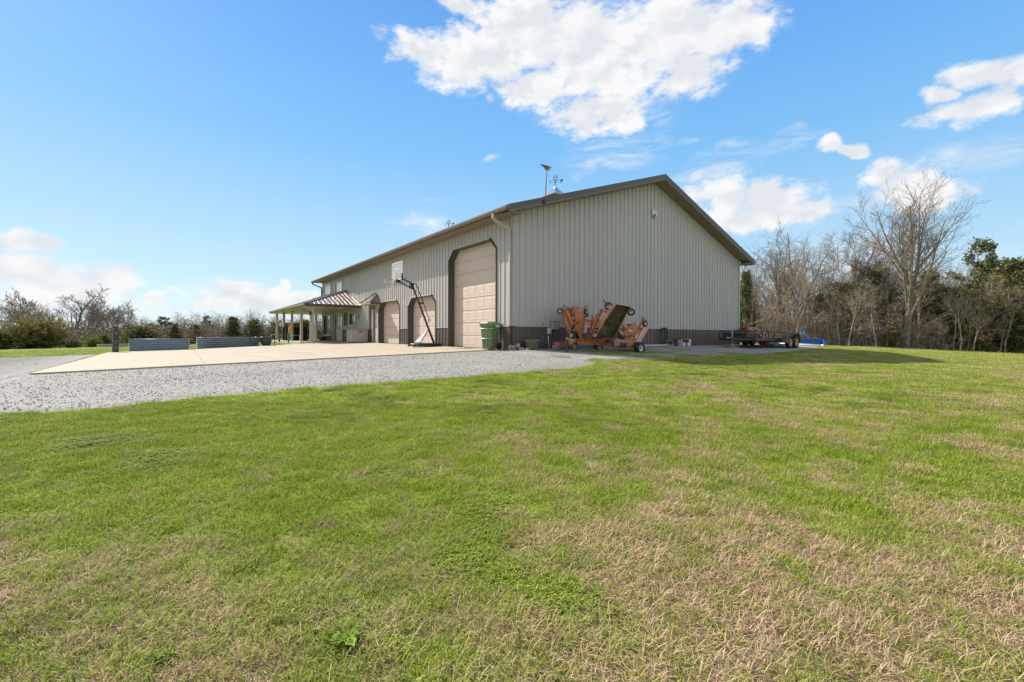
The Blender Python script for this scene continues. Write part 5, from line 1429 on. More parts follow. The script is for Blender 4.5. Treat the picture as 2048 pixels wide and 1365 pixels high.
mb.build('pivot_pin', M_GREASE, mow)

# ================================================================== TRAILER, SPREADER, BLADE AT THE FAR CORNER
M_TRL = mat('dark_brown_trailer_steel', (.045, .034, .028), .6, var=.25, scale=8, dirt=(.13, .07, .04), dirt_amt=.4, dirt_scale=5)
M_RUSTF = mat('rusty_fender', (.13, .09, .065), .65, var=.2, scale=6)
M_TANR = mat('tan_rim', (.50, .28, .10), .5, var=.1)
TZ = gz(17, -3)
tr = thing('flatbed_trailer', 'black tandem axle flatbed trailer with rails and tan wheel rims past the barn corner', 'trailer', (0, 0, 0))
def RZ(x): return .82 - .028 * (x - 13.5)
X0t, X1t = 13.5, 19.6; Yn, Yf = -3.08, -1.2
mb = MB()
for y in (Yn, Yf): mb.bar((X0t, y, RZ(X0t)), (X1t, y, RZ(X1t)), .05, .05)
mb.bar((X0t, Yn, RZ(X0t)), (X0t, Yf, RZ(X0t)), .05, .05)
mb.build('top_rail', M_TRL, tr)
for y in (Yn, Yf):
    for x in (13.5, 14.3, 15.1, 15.8, 18.4, 19.2):
        mb = MB(); mb.bar((x, y, .44), (x, y, RZ(x) - .026), .05, .05, up=(1, 0, 0)); mb.build('stake', M_TRL, tr)
mb = MB()
for y in (Yn, Yf): mb.bar((X0t, y, .37), (X1t, y, .33), .07, .15)
mb.bar((X0t, Yn, .37), (X0t, Yf, .37), .07, .15)
for k in range(6): mb.bar((14.4 + k, Yn, .32), (14.4 + k, Yf, .32), .05, .08)
mb.build('bed_frame', M_TRL, tr)
for k in range(7):
    mb = MB(); y0 = Yf - .09 - k * .262; mb.box(X0t + .05, X1t - .02, y0 - .235, y0, .425, .455); mb.build('deck_plank', mat('weathered_deck', (.10, .075, .055), .85, var=.2, obj_var=.15), tr)
mb = MB(); mb.bar((13.5, -2.9, .38), (12.75, -2.15, .42), .07, .12); mb.bar((13.5, -1.4, .38), (12.75, -2.15, .42), .07, .12); mb.bar((12.8, -2.15, .43), (12.45, -2.15, .44), .08, .09); mb.build('tongue', M_TRL, tr)
mb = MB(); mb.bar((12.62, -2.15, .47), (12.40, -2.15, .47), .12, .05); mb.lathe([(0, -.05), (.05, -.03), (.055, .02), (0, .05)], 10, Matrix.Translation((12.42, -2.15, .46))); mb.build('coupler', mat('dull_zinc', (.30, .31, .31), .45, metal=.4), tr)
mb = MB(); mb.tube([(12.95, -2.15, .08), (12.95, -2.15, .86)], .03, 8); mb.bar((12.95, -2.15, .86), (13.1, -2.25, .88), .025); mb.lathe([(0, .07), (.09, .07), (.09, .09), (.03, .12)], 10, Matrix.Translation((12.95, -2.15, 0))); mb.build('tongue_jack', MATS['dull_zinc'], tr)
for y, ax in ((-3.38, -1), (-1.0, 1)):
    for x in (16.95, 17.80):
        g = gz(x, y); wheel(tr, (x, y, g + .36), (0, ax, 0), .37, .22, M_TANR, .60)
mb = MB(); mb.bar((16.95, -3.3, TZ + .36), (16.95, -1.0, TZ + .36), .07); mb.bar((17.8, -3.3, TZ + .36), (17.8, -1.0, TZ + .36), .07); mb.build('axle', M_TRL, tr)
for y, s_ in ((-3.52, 1), (-.86, -1)):
    mb = MB(); pts = []
    for k in range(13):
        a = math.pi * (1 - k / 12)
        x = 17.375 + .86 * math.cos(a); z = TZ + .36 + (.44 * min(1, 1.6 * math.sin(a)) if k not in (6,) else .40)
        pts.append((x, z))
    for (xa, za), (xb, zb_) in zip(pts, pts[1:]):
        y2 = y + .27 * s_
        j = len(mb.v); mb.v += [(xa, y, za), (xb, y, zb_), (xb, y2, zb_), (xa, y2, za), (xa, y, za + .01), (xb, y, zb_ + .01), (xb, y2, zb_ + .01), (xa, y2, za + .01)]
        for f in ((0, 1, 2, 3), (7, 6, 5, 4), (0, 4, 5, 1), (3, 2, 6, 7)): mb.f.append(tuple(j + q3 for q3 in f))
    # skirt plate before the wheels
    mb.box(16.32, 16.5, min(y, y + .27 * s_), max(y, y + .27 * s_), TZ + .30, TZ + .66)
    mb.build('fender', M_RUSTF, tr)
mb = MB(); mb.rbox(13.6, 14.9, -2.6, -1.3, .46, .72, .04); mb.build('black_toolbox', M_BLACKP, tr)
r = thing('timber_blocks', 'orange stained timber blocks stacked under the trailer jack', 'timber blocks', (12.95, -2.15, gz(12.9, -2.1)))
for (dx_, dy_, dz_, a) in ((-.3, -.1, 0, .2), (.3, .1, 0, -.1), (0, 0, .09, .5)):
    mb = MB(); mb.box(-.42, .42, -.09, .09, 0, .085, Matrix.Translation((dx_, dy_, dz_ - .02)) @ Matrix.Rotation(a, 4, 'Z')); mb.build('block', mat('orange_timber', (.36, .17, .07), .85, var=.2, obj_var=.1), r)
M_RED = mat('red_hopper_paint', (.34, .028, .028), .4, var=.12, dirt=(.2, .07, .05), dirt_amt=.3)
sp = thing('hopper_spreader', 'red hopper implement with white edged slanted chute behind the trailer', 'spreader', (0, 0, 0))
Yr = -.75
mb = MB()
c4 = [onY(1494.5, 656, Yr), onY(1512, 656.5, Yr), onY(1539, 675, Yr), onY(1527, 676, Yr), onY(1494.5, 662, Yr)]
mb.prism(c4, (.1, .5, 0)); mb.build('chute', M_RED, sp)
mb = MB(); mb.bar(c4[0] + Vector((0, -.02, 0)), c4[1] + Vector((0, -.02, 0)), .03); mb.bar(c4[1] + Vector((0, -.02, 0)), c4[2] + Vector((0, -.02, 0)), .035); mb.bar(onY(1498, 657.5, Yr - .03), onY(1529, 676, Yr - .03), .035); mb.build('chute_edge', M_WHITE, sp)
hc_ = onY(1529, 686, -.9); zt_ = hc_.z
mb = MB(); g = gz(hc_.x, -.9) - .02
mb.lathe([(.0, g), (.22, g), (.30, g + .12), (.55, g + .42), (.56, g + .5), (.5, g + .5), (0, g + .4)], 8, Matrix.Translation((hc_.x, -.85, 0)), smooth=False); mb.build('hopper', M_RED, sp)
mb = MB(); mb.bar((hc_.x - .2, -.8, g + .4), (hc_.x - .6, -.5, g + .8), .08); mb.bar((hc_.x + .2, -.8, g + .4), (hc_.x + .1, -.5, g + .9), .08); mb.build('hopper_frame', M_RED, sp)
r = thing('seed_bag', 'white and green feed bag lying on the gravel beneath the trailer', 'bag', (19.0, -1.9, gz(19, -1.9)), rad(-20))
mb = MB(); mb.rbox(-.5, .5, -.25, .25, 0, .15, .06); mb.build('bag', mat('white_sack', (.55, .57, .53), .6, var=.08), r); mb = MB(); mb.rbox(-.1, .42, -.255, -.248, .02, .12, .01); mb.rbox(-.1, .42, -.2, .2, .15, .156, .002); mb.build('green_print', mat('green_print', (.03, .25, .15), .6), r)
# blue grading blade
bl = thing('grading_blade', 'blue box grading blade with hitch frame beyond the trailer wheels', 'grading blade', (0, 0, 0))
M_BLU = mat('bright_blue_paint', (.012, .085, .42), .35, var=.06)
D_ = 35.0
a = at(1556, 691, D_); b = at(1645, 691, D_ - 1.0); g0 = gz((a.x + b.x) / 2, (a.y + b.y) / 2) - .02
a.z = b.z = g0
H = .56; dn = (b - a).normalized(); fn = Vector((dn.y, -dn.x, 0))
if fn.y > 0: fn = -fn
mb = MB(); mb.prism([a, b, b + Vector((0, 0, H)), a + Vector((0, 0, H))], -fn * .04); mb.build('blade_wall', M_BLU, bl)
n = 8
for k in range(n + 1):
    q = a.lerp(b, k / n); mb = MB(); mb.bar(q + fn * .02 + Vector((0, 0, .02)), q + fn * .02 + Vector((0, 0, H - .03)), .04, .03, up=fn); mb.build('stiffener', M_BLU, bl)
for q in (a, b - dn * .04):
    mb = MB(); mb.prism([q, q + fn * .55, q + fn * .6 + Vector((0, 0, H * .7)), q + Vector((0, 0, H))], dn * .04); mb.build('end_plate', M_BLU, bl)
mb = MB(); mb.bar(a + Vector((0, 0, H)), b + Vector((0, 0, H)), .09, .05); mb.build('top_beam', mat('blue_top', (.02, .16, .62), .4), bl)
mb = MB(); ht = at(1605, 666, D_ - .7); ht.z = g0 + H + .46
q = a.lerp(b, .55) + Vector((0, 0, H))
mb.bar(q - dn * .5, ht - dn * .05, .06); mb.bar(q + dn * .55, ht + dn * .05, .05); mb.bar(q - dn * .45 + fn * .5, ht - dn * .03, .05); mb.bar(ht - dn * .12, ht - dn * .12 + Vector((0, 0, .15)), .05); mb.bar(ht + dn * .1, ht + dn * .1 + Vector((0, 0, .15)), .05)
mb.build('hitch_frame', mat('light_blue_frame', (.05, .22, .62), .4), bl)
mb = MB(); mb.rbox(-.14, .14, -.03, .03, -.04, .04, .01, Matrix.Translation(a.lerp(b, .86) + Vector((0, 0, H + .05)))); mb.build('red_reflector', M_RED, bl)
r = thing('white_pipe', 'long white plastic pipe lying on the gravel before the blue blade', 'pipe', (0, 0, 0))
p0 = at(1560, 690, 33); p1 = at(1648, 694, 31.5)
p0.z = gz(p0.x, p0.y) + .08; p1.z = gz(p1.x, p1.y) + .08
mb = MB(); mb.tube([p0, p1], .10, 14); mb.build('pipe', M_WHITE, r)
mb = MB(); mb.tube([p1 - (p1 - p0).normalized() * .15, p1 + (p1 - p0).normalized() * .01], .112, 14); mb.build('pipe_socket', M_WHITE, r)
# ================================================================== TREES
def flat_mat(name, cols, rough=.85, vscale=1.0, spec=.2, trans=0.0, attr=None):
    """cols: list of colours picked by a per-vertex shade attribute or fine noise"""
    m = bpy.data.materials.new(name); m.use_nodes = True
    t = NT(m.node_tree); bs = m.node_tree.nodes['Principled BSDF']
    cr = t.n('ShaderNodeValToRGB'); els = cr.color_ramp.elements
    while len(els) < len(cols): els.new(.5)
    for k, (e_, c_) in enumerate(zip(els, cols)): e_.position = k / (len(cols) - 1); e_.color = (*c_, 1)
    if attr:
        a = t.n('ShaderNodeAttribute'); a.attribute_name = attr; src = a.outputs['Fac']
    else:
        g = t.n('ShaderNodeNewGeometry'); src = t.mr(t.noise(g.outputs['Position'], vscale, 3.0), .3, .7)
    oi = t.n('ShaderNodeObjectInfo')
    src = t.m('ADD', src, t.mr(oi.outputs['Random'], 0, 1, -.15, .15), clamp=True)
    t.put(cr.inputs[0], src); t.put(bs.inputs['Base Color'], cr.outputs[0])
    bs.inputs['Roughness'].default_value = rough; bs.inputs['Specular IOR Level'].default_value = spec
    if trans:
        bs.inputs['Subsurface Weight'].default_value = 0
        tr_ = t.n('ShaderNodeBsdfTranslucent'); t.put(tr_.inputs[0], cr.outputs[0])
        mx = t.n('ShaderNodeMixShader'); mx.inputs[0].default_value = trans
        out = m.node_tree.nodes['Material Output']
        t.put(mx.inputs[1], bs.outputs[0]); t.put(mx.inputs[2], tr_.outputs[0]); t.put(out.inputs[0], mx.outputs[0])
    return m
M_BARK = flat_mat('bark', [(.13, .10, .08), (.22, .185, .15), (.30, .26, .22)], vscale=3.0)
M_TWIG = flat_mat('twigs', [(.17, .135, .105), (.26, .215, .17)], vscale=1.5)
M_TWIGP = flat_mat('pale_twigs', [(.22, .17, .13), (.36, .295, .23)], vscale=1.5)
M_CEDAR = flat_mat('cedar_foliage', [(.055, .07, .025), (.105, .125, .04), (.16, .17, .06), (.22, .19, .10)], attr='shade', trans=.25)
M_JUNI = flat_mat('bronzed_juniper_foliage', [(.09, .10, .03), (.17, .165, .05), (.25, .205, .075), (.33, .21, .09)], attr='shade', trans=.25)
M_LEAFY = flat_mat('fresh_shrub_foliage', [(.07, .11, .02), (.14, .19, .04), (.22, .24, .07)], attr='shade', trans=.3)

class Tubes:
    def __init__(s): s.v = []; s.f = []
    def add(s, pts, rs, n):
        i0 = len(s.v)
        for k, p in enumerate(pts):
            d = (pts[min(k + 1, len(pts) - 1)] - pts[max(k - 1, 0)]).normalized()
            x = d.cross(Vector((0.31, 0.17, 0.93))).normalized() if abs(d.z) < .95 else d.cross(Vector((1, 0, 0))).normalized()
            y = d.cross(x)
            for j in range(n):
                a = 6.2832 * j / n
                s.v.append(p + (x * math.cos(a) + y * math.sin(a)) * rs[k])
        for k in range(len(pts) - 1):
            for j in range(n):
                a = i0 + k * n + j; b = i0 + k * n + (j + 1) % n
                s.f.append((a, b, b + n, a + n))
    def mesh(s, name, m):
        me_ = bpy.data.meshes.new(name); me_.from_pydata([tuple(p) for p in s.v], [], s.f); me_.materials.append(m); me_.update(); return me_

def bare_tree(seed, H, r0, fork, limbs, spread, dens=1.0, levels=4, up=.35, crook=.12, min_r=.011, trunks=1, twig_m=None):
    """returns (trunk mesh, crown mesh)"""
    R = random.Random(seed)
    T, C = Tubes(), Tubes()
    def rv(): return Vector((R.uniform(-1, 1), R.uniform(-1, 1), R.uniform(-1, 1)))
    def walk(p, d, L, ra, rb, n, lvl, tub, upb):
        pts = [p.copy()]; rs = [ra]; dirs = [d.copy()]
        for k in range(n):
            d = (d + rv() * crook * (1.0 + .4 * lvl) + Vector((0, 0, upb)) * (1.0 / n)).normalized()
            p = p + d * (L / n); pts.append(p.copy()); rs.append(ra + (rb - ra) * (k + 1) / n); dirs.append(d.copy())
        tub.add(pts, rs, [7, 5, 4, 3, 3, 3][lvl]); return pts, rs, dirs
    def branch(p, d, L, ra, lvl):
        n = [6, 7, 5, 3, 2][min(lvl, 4)]
        pts, rs, dirs = walk(p, d, L, ra, max(min_r * .6, ra * (.28 if lvl < 3 else .5)), n, lvl, T if lvl < 2 else C, up * (1.0 if lvl < 3 else .3))
        if lvl >= levels: return
        cnt = int(round([0, 9, 7, 4][min(lvl, 3)] * dens * R.uniform(.8, 1.2)))
        for c_ in range(max(2, cnt)):
            t_ = .22 + .76 * (c_ + R.random() * .8) / max(1, cnt)
            t_ = min(t_, .98); k = min(n - 1, int(t_ * n)); f = t_ * n - k
            q = pts[k].lerp(pts[k + 1], f); dd = dirs[k + 1]
            side = dd.cross(rv()).normalized()
            ang = R.uniform(.45, .95) if lvl < 3 else R.uniform(.4, 1.1)
            nd = (dd * math.cos(ang) + side * math.sin(ang)).normalized()
            rr = max(min_r, rs[k] * R.uniform(.42, .62))
            LL = L * R.uniform(.34, .58) * (1.1 - .45 * t_)
            branch(q, nd, max(.35, LL), rr, lvl + 1)
    for tk in range(trunks):
        base = Vector((0, 0, -.25)) + Vector((R.uniform(-.4, .4), R.uniform(-.4, .4), 0)) * (tk > 0 or trunks > 1)
        td = Vector((R.uniform(-.05, .05), R.uniform(-.05, .05), 1)) + (Vector((R.uniform(-.3, .3), R.uniform(-.3, .3), 0)) if trunks > 1 else Vector())
        td.normalize()
        pts, rs, dirs = walk(base, td, H * fork, r0, r0 * .72, 6, 0, T, .1)
        T.add([pts[0] - Vector((0, 0, .1)), pts[0] + Vector((0, 0, .35))], [r0 * 1.5, r0], 7)
        topp = pts[-1]
        # leader
        for l in range(limbs):
            a = 2 * math.pi * (l + R.random() * .5) / limbs
            tilt = R.uniform(.25, 1.0) * spread if l else .08
            nd = Vector((math.cos(a) * math.sin(tilt), math.sin(a) * math.sin(tilt), math.cos(tilt)))
            k = R.randint(4, 6) if l < 5 else R.randint(3, 5)
            L = H * (1 - fork) * R.uniform(.78, 1.0) * (1.0 - .22 * tilt) * (1.04 if l == 0 else 1)
            branch(pts[k], nd, L, r0 * (.62 if l == 0 else R.uniform(.3, .5)), 1)
        for l in range(int(3 * dens) if H < 16 else 0):      # small low branches on the trunk
            k = R.randint(2, 5); a = R.random() * 6.28
            branch(pts[k], Vector((math.cos(a), math.sin(a), .35)).normalized(), H * .16, r0 * .18, 2)
    return T.mesh('trunk', M_BARK), C.mesh('crown', twig_m or M_TWIG)

def conifer(seed, H, Rb, nb, m, shape='cone', leaf=.20, gaps=.0, low=.04, per=20):
    """boughs with sprays of foliage, ragged outline"""
    R = random.Random(seed); v, f, sh = [], [], []
    T = Tubes()
    P0 = [Vector((R.uniform(-.05, .05) * k, R.uniform(-.05, .05) * k, -.2 + (H * .93 + .2) * k / 5)) for k in range(6)]
    T.add(P0, [H * .020 * (1 - .85 * k / 5) + .01 for k in range(6)], 6)
    lobes = [(R.uniform(0, 6.28), R.uniform(.1, .9), R.uniform(-.2, .35)) for _ in range(16)]
    for bq in range(nb):
        t_ = (bq + R.random()) / nb; t_ = t_ ** 1.15
        z = low + (.985 - low) * t_; a = bq * 2.4 + R.uniform(-.5, .5)
        if shape == 'cone': pr = (1 - t_) ** .7 * (.45 + .55 * min(1, t_ * 5 + .35)) + .03
        elif shape == 'round': pr = math.sqrt(max(0.01, 1 - (2 * t_ - .75) ** 2 / 1.6)) * (.6 + .4 * min(1, t_ * 5 + .3))
        else: pr = (.35 + .65 * math.sin(math.pi * min(1, .25 + t_ * .75))) * (.6 if t_ > .88 else 1)
        bump_ = 0
        for (la, lt, ls) in lobes:
            da = (a - la + math.pi) % (2 * math.pi) - math.pi
            bump_ += ls * math.exp(-(da / .5) ** 2 - ((t_ - lt) / .12) ** 2)
        L = Rb * pr * (R.uniform(.62, 1.18) + bump_)
        if R.random() < gaps: continue
        rise = R.uniform(.05, .55) + (.5 if t_ > .8 else 0)
        b0 = Vector((0, 0, z * H)); b1 = b0 + Vector((math.cos(a) * L * .6, math.sin(a) * L * .6, L * rise * .35)); b2 = b0 + Vector((math.cos(a) * L, math.sin(a) * L, L * rise * .85 + .1))
        T.add([b0, b1, b2], [.03, .02, .008], 3)
        s0 = R.uniform(.1, .85)
        cnt = max(4, int(per * (.35 + .65 * L / Rb)))
        for q in range(cnt):
            u = R.uniform(.22, 1.0) if shape != 'open' else R.uniform(.45, 1.0)
            p = (b0.lerp(b1, u / .6) if u < .6 else b1.lerp(b2, (u - .6) / .4)) + Vector((R.gauss(0, 1), R.gauss(0, 1), R.gauss(0, .7))) * (leaf * .75 * (1.25 - .5 * u))
            s1 = s0 + R.uniform(-.15, .15) + .15 * (u - .5)
            for k in range(6):
                d = (Vector((math.cos(a), math.sin(a), .45)) + Vector((R.uniform(-1, 1), R.uniform(-1, 1), R.uniform(-.8, .9))) * 1.1).normalized()
                Lq = leaf * R.uniform(.5, 1.35); w = Lq * R.uniform(.16, .3)
                sd_ = d.cross(Vector((R.uniform(-1, 1), R.uniform(-1, 1), R.uniform(-1, 1)))).normalized() * w
                b = p + Vector((R.uniform(-1, 1), R.uniform(-1, 1), R.uniform(-1, 1))) * leaf * .6
                i = len(v); v += [tuple(b), tuple(b + d * Lq * .5 + sd_), tuple(b + d * Lq), tuple(b + d * Lq * .55 - sd_)]; f.append((i, i + 1, i + 2, i + 3))
                sv = min(1, max(0, s1 + R.uniform(-.12, .12))); sh += [sv] * 4
    me_ = bpy.data.meshes.new('crown'); me_.from_pydata(v, [], f); me_.materials.append(m)
    at2 = me_.attributes.new('shade', 'FLOAT', 'POINT'); at2.data.foreach_set('value', sh); me_.update()
    return T.mesh('trunk', M_BARK), me_

RT = random.Random(99)
_mh = {}
def mesh_h(ms):
    k = ms[1].name
    if k not in _mh:
        n_ = len(ms[1].vertices); a_ = np.empty(n_ * 3, 'f'); ms[1].vertices.foreach_get('co', a_); z_ = np.sort(a_[2::3]); _mh[k] = float(z_[int(n_ * .997)])
    return _mh[k]
def plant(name, meshes, px, D, label, cat, H=None, baseH=None, group=None, rz=None, sx=1.0, pos=None, zoff=0.0):
    if pos is None: pos = at(px, 669, D)
    x, y = pos[0], pos[1]
    if name != 'bare_shrub' or True: baseH = mesh_h(meshes)
    s_ = (H / baseH) if H else 1.0
    r = bpy.data.objects.new(name, None); r.empty_display_size = .2; link(r); r.location = (x, y, ground_z(x, y) + zoff)
    r.rotation_euler = (0, 0, RT.random() * 6.28 if rz is None else rz); r.scale = (s_ * sx, s_ * sx, s_)
    tag(r, label, cat, group)
    for nm, me_ in zip(('trunk', 'crown'), meshes): link(bpy.data.objects.new(nm, me_), r)
    return r
def top_h(px, ytop, D):
    """height of a tree whose top stands at survey row ytop"""
    p = at(px, ytop, D); return p.z - ground_z(p.x, p.y)

big = bare_tree(18, 18.5, .34, .36, 10, .52, dens=1.15, up=.5, crook=.06, min_r=.010)
bA = bare_tree(31, 14, .26, .30, 6, .85, dens=1.05, up=.25, crook=.11, min_r=.010, trunks=2)
bB = bare_tree(8, 12, .17, .48, 6, .6, dens=1.15, up=.3, crook=.14, min_r=.010)
thin = [bare_tree(100 + k, 12, .10 + .03 * (k % 3), .46 + .06 * (k % 3), 5, .5 + .1 * (k % 3), dens=.85, up=.35, crook=.13, min_r=.010, twig_m=(M_TWIGP if k % 2 else M_TWIG)) for k in range(6)]
shrubby = [bare_tree(200 + k, 5, .045, .12, 5, 1.0, dens=.8, levels=3, up=.05, crook=.28, min_r=.012, trunks=3, twig_m=M_TWIGP) for k in range(3)]
oak = bare_tree(61, 14, .45, .14, 9, 1.2, dens=1.0, up=.30, crook=.15, min_r=.03, trunks=1)
oak2 = bare_tree(63, 13, .28, .25, 7, .8, dens=1.0, up=.3, crook=.15, min_r=.03)
cedar = [conifer(300, 8, 2.1, 120, M_CEDAR, 'cone', .26, per=22), conifer(301, 8, 2.5, 120, M_CEDAR, 'round', .27, gaps=.08, per=22), conifer(302, 9, 1.9, 62, M_CEDAR, 'open', .25, gaps=.15, low=.34, per=26),
         conifer(303, 7, 2.4, 105, M_JUNI, 'cone', .27, gaps=.05, per=22)]
bush = [conifer(310, 3.6, 3.1, 190, M_JUNI, 'round', .23, low=.0, per=26), conifer(311, 3, 1.8, 90, M_CEDAR, 'round', .21, low=0, per=22), conifer(312, 2, 1.6, 80, M_LEAFY, 'round', .17, low=0, per=18)]

GB, GC = 'bare trees in the woods right of the barn', 'cedars in the woods right of the barn'
plant('bare_tree', big, 1812, 45.5, 'tallest bare tree with a broad fan crown rising over the woods', 'tree', H=top_h(1812, 352, 45.5), baseH=18.2, rz=0, sx=.98)
plant('bare_tree', bA, 1566, 50, 'wide bare twin-trunk tree just right of the barn roof corner', 'tree', H=top_h(1566, 448, 50), baseH=14.0, rz=1.9)
plant('bare_tree', bB, 1696, 52, 'slender dark bare tree between the twin-trunk tree and the tallest one', 'tree', H=top_h(1696, 462, 52), baseH=12.5, rz=.3)
plant('bare_tree', thin[1], 2010, 44, 'pale crooked bare tree in front of the dark cedars at the right edge', 'tree', H=top_h(2010, 560, 44), baseH=12.4, rz=2.2)
plant('bare_tree', thin[3], 1588, 44, 'pale thin bare tree rising just behind the blue blade', 'tree', H=top_h(1588, 520, 44), baseH=12.4, rz=1.0)
for (px, D, yt, k, lab, sx_) in ((1492, 47, 545, 0, 'dark narrow cedar hard against the right side of the barn', .75), (1690, 48, 565, 1, 'broad dark cedar left of the tallest bare tree', 1.15), (1745, 51, 535, 1, 'high rounded cedar behind the broad dark one', .9),
                            (1640, 50, 590, 0, 'small dark cedar behind the blue blade', .8), (1858, 50, 545, 3, 'bronze green cedar just right of the tallest bare tree', 1.0), (1905, 47, 575, 1, 'olive cedar low in the middle of the right woods', 1.0),
                            (1962, 50, 480, 2, 'tall open-topped cedar with layered boughs near the right edge', 1.0), (2030, 45, 520, 0, 'dense dark cedar filling the right edge of the picture', 1.3), (1945, 46, 600, 3, 'low bronzed cedar under the open-topped one', 1.1),
                            (2000, 53, 540, 1, 'green cedar behind the pale crooked tree', 1.0), (1785, 46, 640, 3, 'short cedar at the foot of the tallest bare tree', 1.0)):
    base = (8, 8, 9, 7)[k]
    plant('cedar_tree', cedar[k], px, D, lab, 'tree', H=top_h(px, yt, D), baseH=base, sx=sx_ * (.9 if top_h(px, yt, D) < base * 1.4 else .8))
RW = random.Random(5)
for k in range(34):
    px = 1600 + (2200 - 1600) * (k + RW.random()) / 34
    if 1765 < px < 1850: continue
    plant('bare_tree', thin[(k * 5) % 6], px, RW.uniform(43.5, 48.5), 'slim pale bare tree at the front edge of the right woods', 'tree', H=top_h(px, RW.uniform(560, 640), 46), group='slim trees at the front of the right woods')
for k in range(96):
    px = 1480 + (2250 - 1480) * (k + RW.random()) / 96
    D = RW.uniform(45, 74) + max(0, px - 1800) * .01
    yt = RW.uniform(492, 575)
    plant('bare_tree', thin[k % 6], px, D, 'thin bare tree standing deep among the others in the right woods', 'tree', H=top_h(px, yt, D), baseH=12.4, group=GB)
for k in range(20):
    px = 1600 + 660 * (k + RW.random()) / 20
    D = RW.uniform(56, 70)
    plant('cedar_tree', cedar[(0, 1, 3)[k % 3]], px, D, 'cedar half hidden deep in the right woods', 'tree', H=top_h(px, RW.uniform(570, 620), D), baseH=8, group=GC)
for k in range(26):
    px = 1500 + 700 * (k + RW.random()) / 26
    D = RW.uniform(45.5, 50)
    plant('bare_shrub', shrubby[k % 3], px, D, 'low leafless shrub at the grassy edge of the right woods', 'shrub', H=RW.uniform(2.2, 5.2), baseH=5, group='leafless shrubs along the edge of the right woods')

# woodland behind: one twiggy mass
def thicket(name, seed, count, place, hmin, hmax, r, m, lean=.12, twigs=3, kind='stuff'):
    R = random.Random(seed); T = Tubes()
    for k in range(count):
        x, y = place(R); z = ground_z(x, y) - .1; h_ = R.uniform(hmin, hmax) * R.uniform(.7, 1)
        d = Vector((R.uniform(-lean, lean), R.uniform(-lean, lean), 1)); p0 = Vector((x, y, z)); rr = r * R.uniform(.5, 1.6)
        mid = p0 + d * h_ * .5 + Vector((R.uniform(-.2, .2), R.uniform(-.2, .2), 0)) * h_ * .1
        p1 = p0 + d * h_
        T.add([p0, mid, p1], [rr, rr * .8, rr * .25], 3)
        for q in range(twigs):
            b = p0.lerp(p1, R.uniform(.25, .95)); a = R.random() * 6.28; L = h_ * R.uniform(.1, .3)
            T.add([b, b + Vector((math.cos(a), math.sin(a), R.uniform(-.1, .9))) * L], [rr * .4, rr * .15], 3)
    o = link(bpy.data.objects.new(name, T.mesh(name, m))); return tag(o, kind=kind)
def right_band(d0, d1, a0=1470, a1=2330):
    def f(R):
        px = R.uniform(a0, a1); D = R.uniform(d0, d1); p = at(px, 669, D); return p.x, p.y
    return f
o = thicket('woodland_brush', 1, 3600, right_band(45, 60), .8, 5.0, .02, M_TWIGP, .5, 4)
tag(o, 'tangle of leafless brush along the foot of the right woods', 'brush')
o = thicket('distant_woodland', 2, 4200, right_band(62, 120), 5.5, 9.5, .05, M_TWIG, .12, 6)
tag(o, 'mass of far trunks and twigs deep in the right woods', 'woodland')
def thick_clumps(name, seed, count, place, hmax, leaf, m, label, cat):
    R = random.Random(seed); v, f, sh = [], [], []
    for k in range(count):
        x, y = place(R); p = Vector((x, y, ground_z(x, y) + R.random() ** 1.6 * hmax))
        s0 = R.random()
        for q in range(3):
            d = Vector((R.uniform(-1, 1), R.uniform(-1, 1), R.uniform(-.6, 1))).normalized(); L = leaf * R.uniform(.6, 1.4)
            sd_ = d.cross(Vector((R.uniform(-1, 1), R.uniform(-1, 1), 1))).normalized() * L * .35
            b = p + Vector((R.uniform(-1, 1), R.uniform(-1, 1), R.uniform(-1, 1))) * leaf
            i = len(v); v += [tuple(b), tuple(b + d * L * .5 + sd_), tuple(b + d * L), tuple(b + d * L * .5 - sd_)]; f.append((i, i + 1, i + 2, i + 3)); sh += [s0] * 4
    me_ = bpy.data.meshes.new(name); me_.from_pydata(v, [], f); me_.materials.append(m)
    at2 = me_.attributes.new('shade', 'FLOAT', 'POINT'); at2.data.foreach_set('value', sh)
    o = link(bpy.data.objects.new(name, me_)); return tag(o, label, cat, kind='stuff')
M_LITTER = flat_mat('dead_leaves', [(.08, .058, .04), (.14, .105, .075), (.21, .165, .12), (.10, .115, .04)], attr='shade')
thick_clumps('undergrowth', 4, 16000, right_band(58, 110), 3.6, .6, M_LITTER, 'brown undergrowth deep under the right woods', 'undergrowth')

# ------------------------------------------------------------------ the left horizon
L_ = 0
GL = 'bare trees on the left horizon'
plant('oak_tree', oak, 146, 105, 'big spreading bare oak with many limbs on the left horizon', 'tree', H=top_h(146, 573, 105), baseH=13.2, rz=.9, sx=1.3)
plant('bare_tree', oak2, 56, 108, 'upright bare tree left of the big oak', 'tree', H=top_h(56, 582, 108), baseH=12.8, rz=.2, sx=.9)
plant('bare_tree', oak2, 185, 112, 'bare tree just right of the big oak, a little shorter', 'tree', H=top_h(185, 588, 112), baseH=12.8, rz=2.2)
plant('bare_tree', oak2, 234, 115, 'bushy bare tree behind the dark post', 'tree', H=top_h(234, 602, 115), baseH=12.8, rz=4)
plant('bare_tree', oak, -14, 85, 'bare tree cut by the left edge of the picture', 'tree', H=top_h(-14, 590, 85), baseH=13.2, rz=3)
plant('juniper_bush', bush[0], 74, 52, 'very broad bronze green juniper mound below the big oak', 'bush', H=top_h(78, 636, 52), baseH=3.7, sx=1.12)
plant('juniper_bush', bush[1], 2, 50, 'dark juniper at the left edge of the picture', 'bush', H=top_h(2, 656, 50), baseH=3.0)
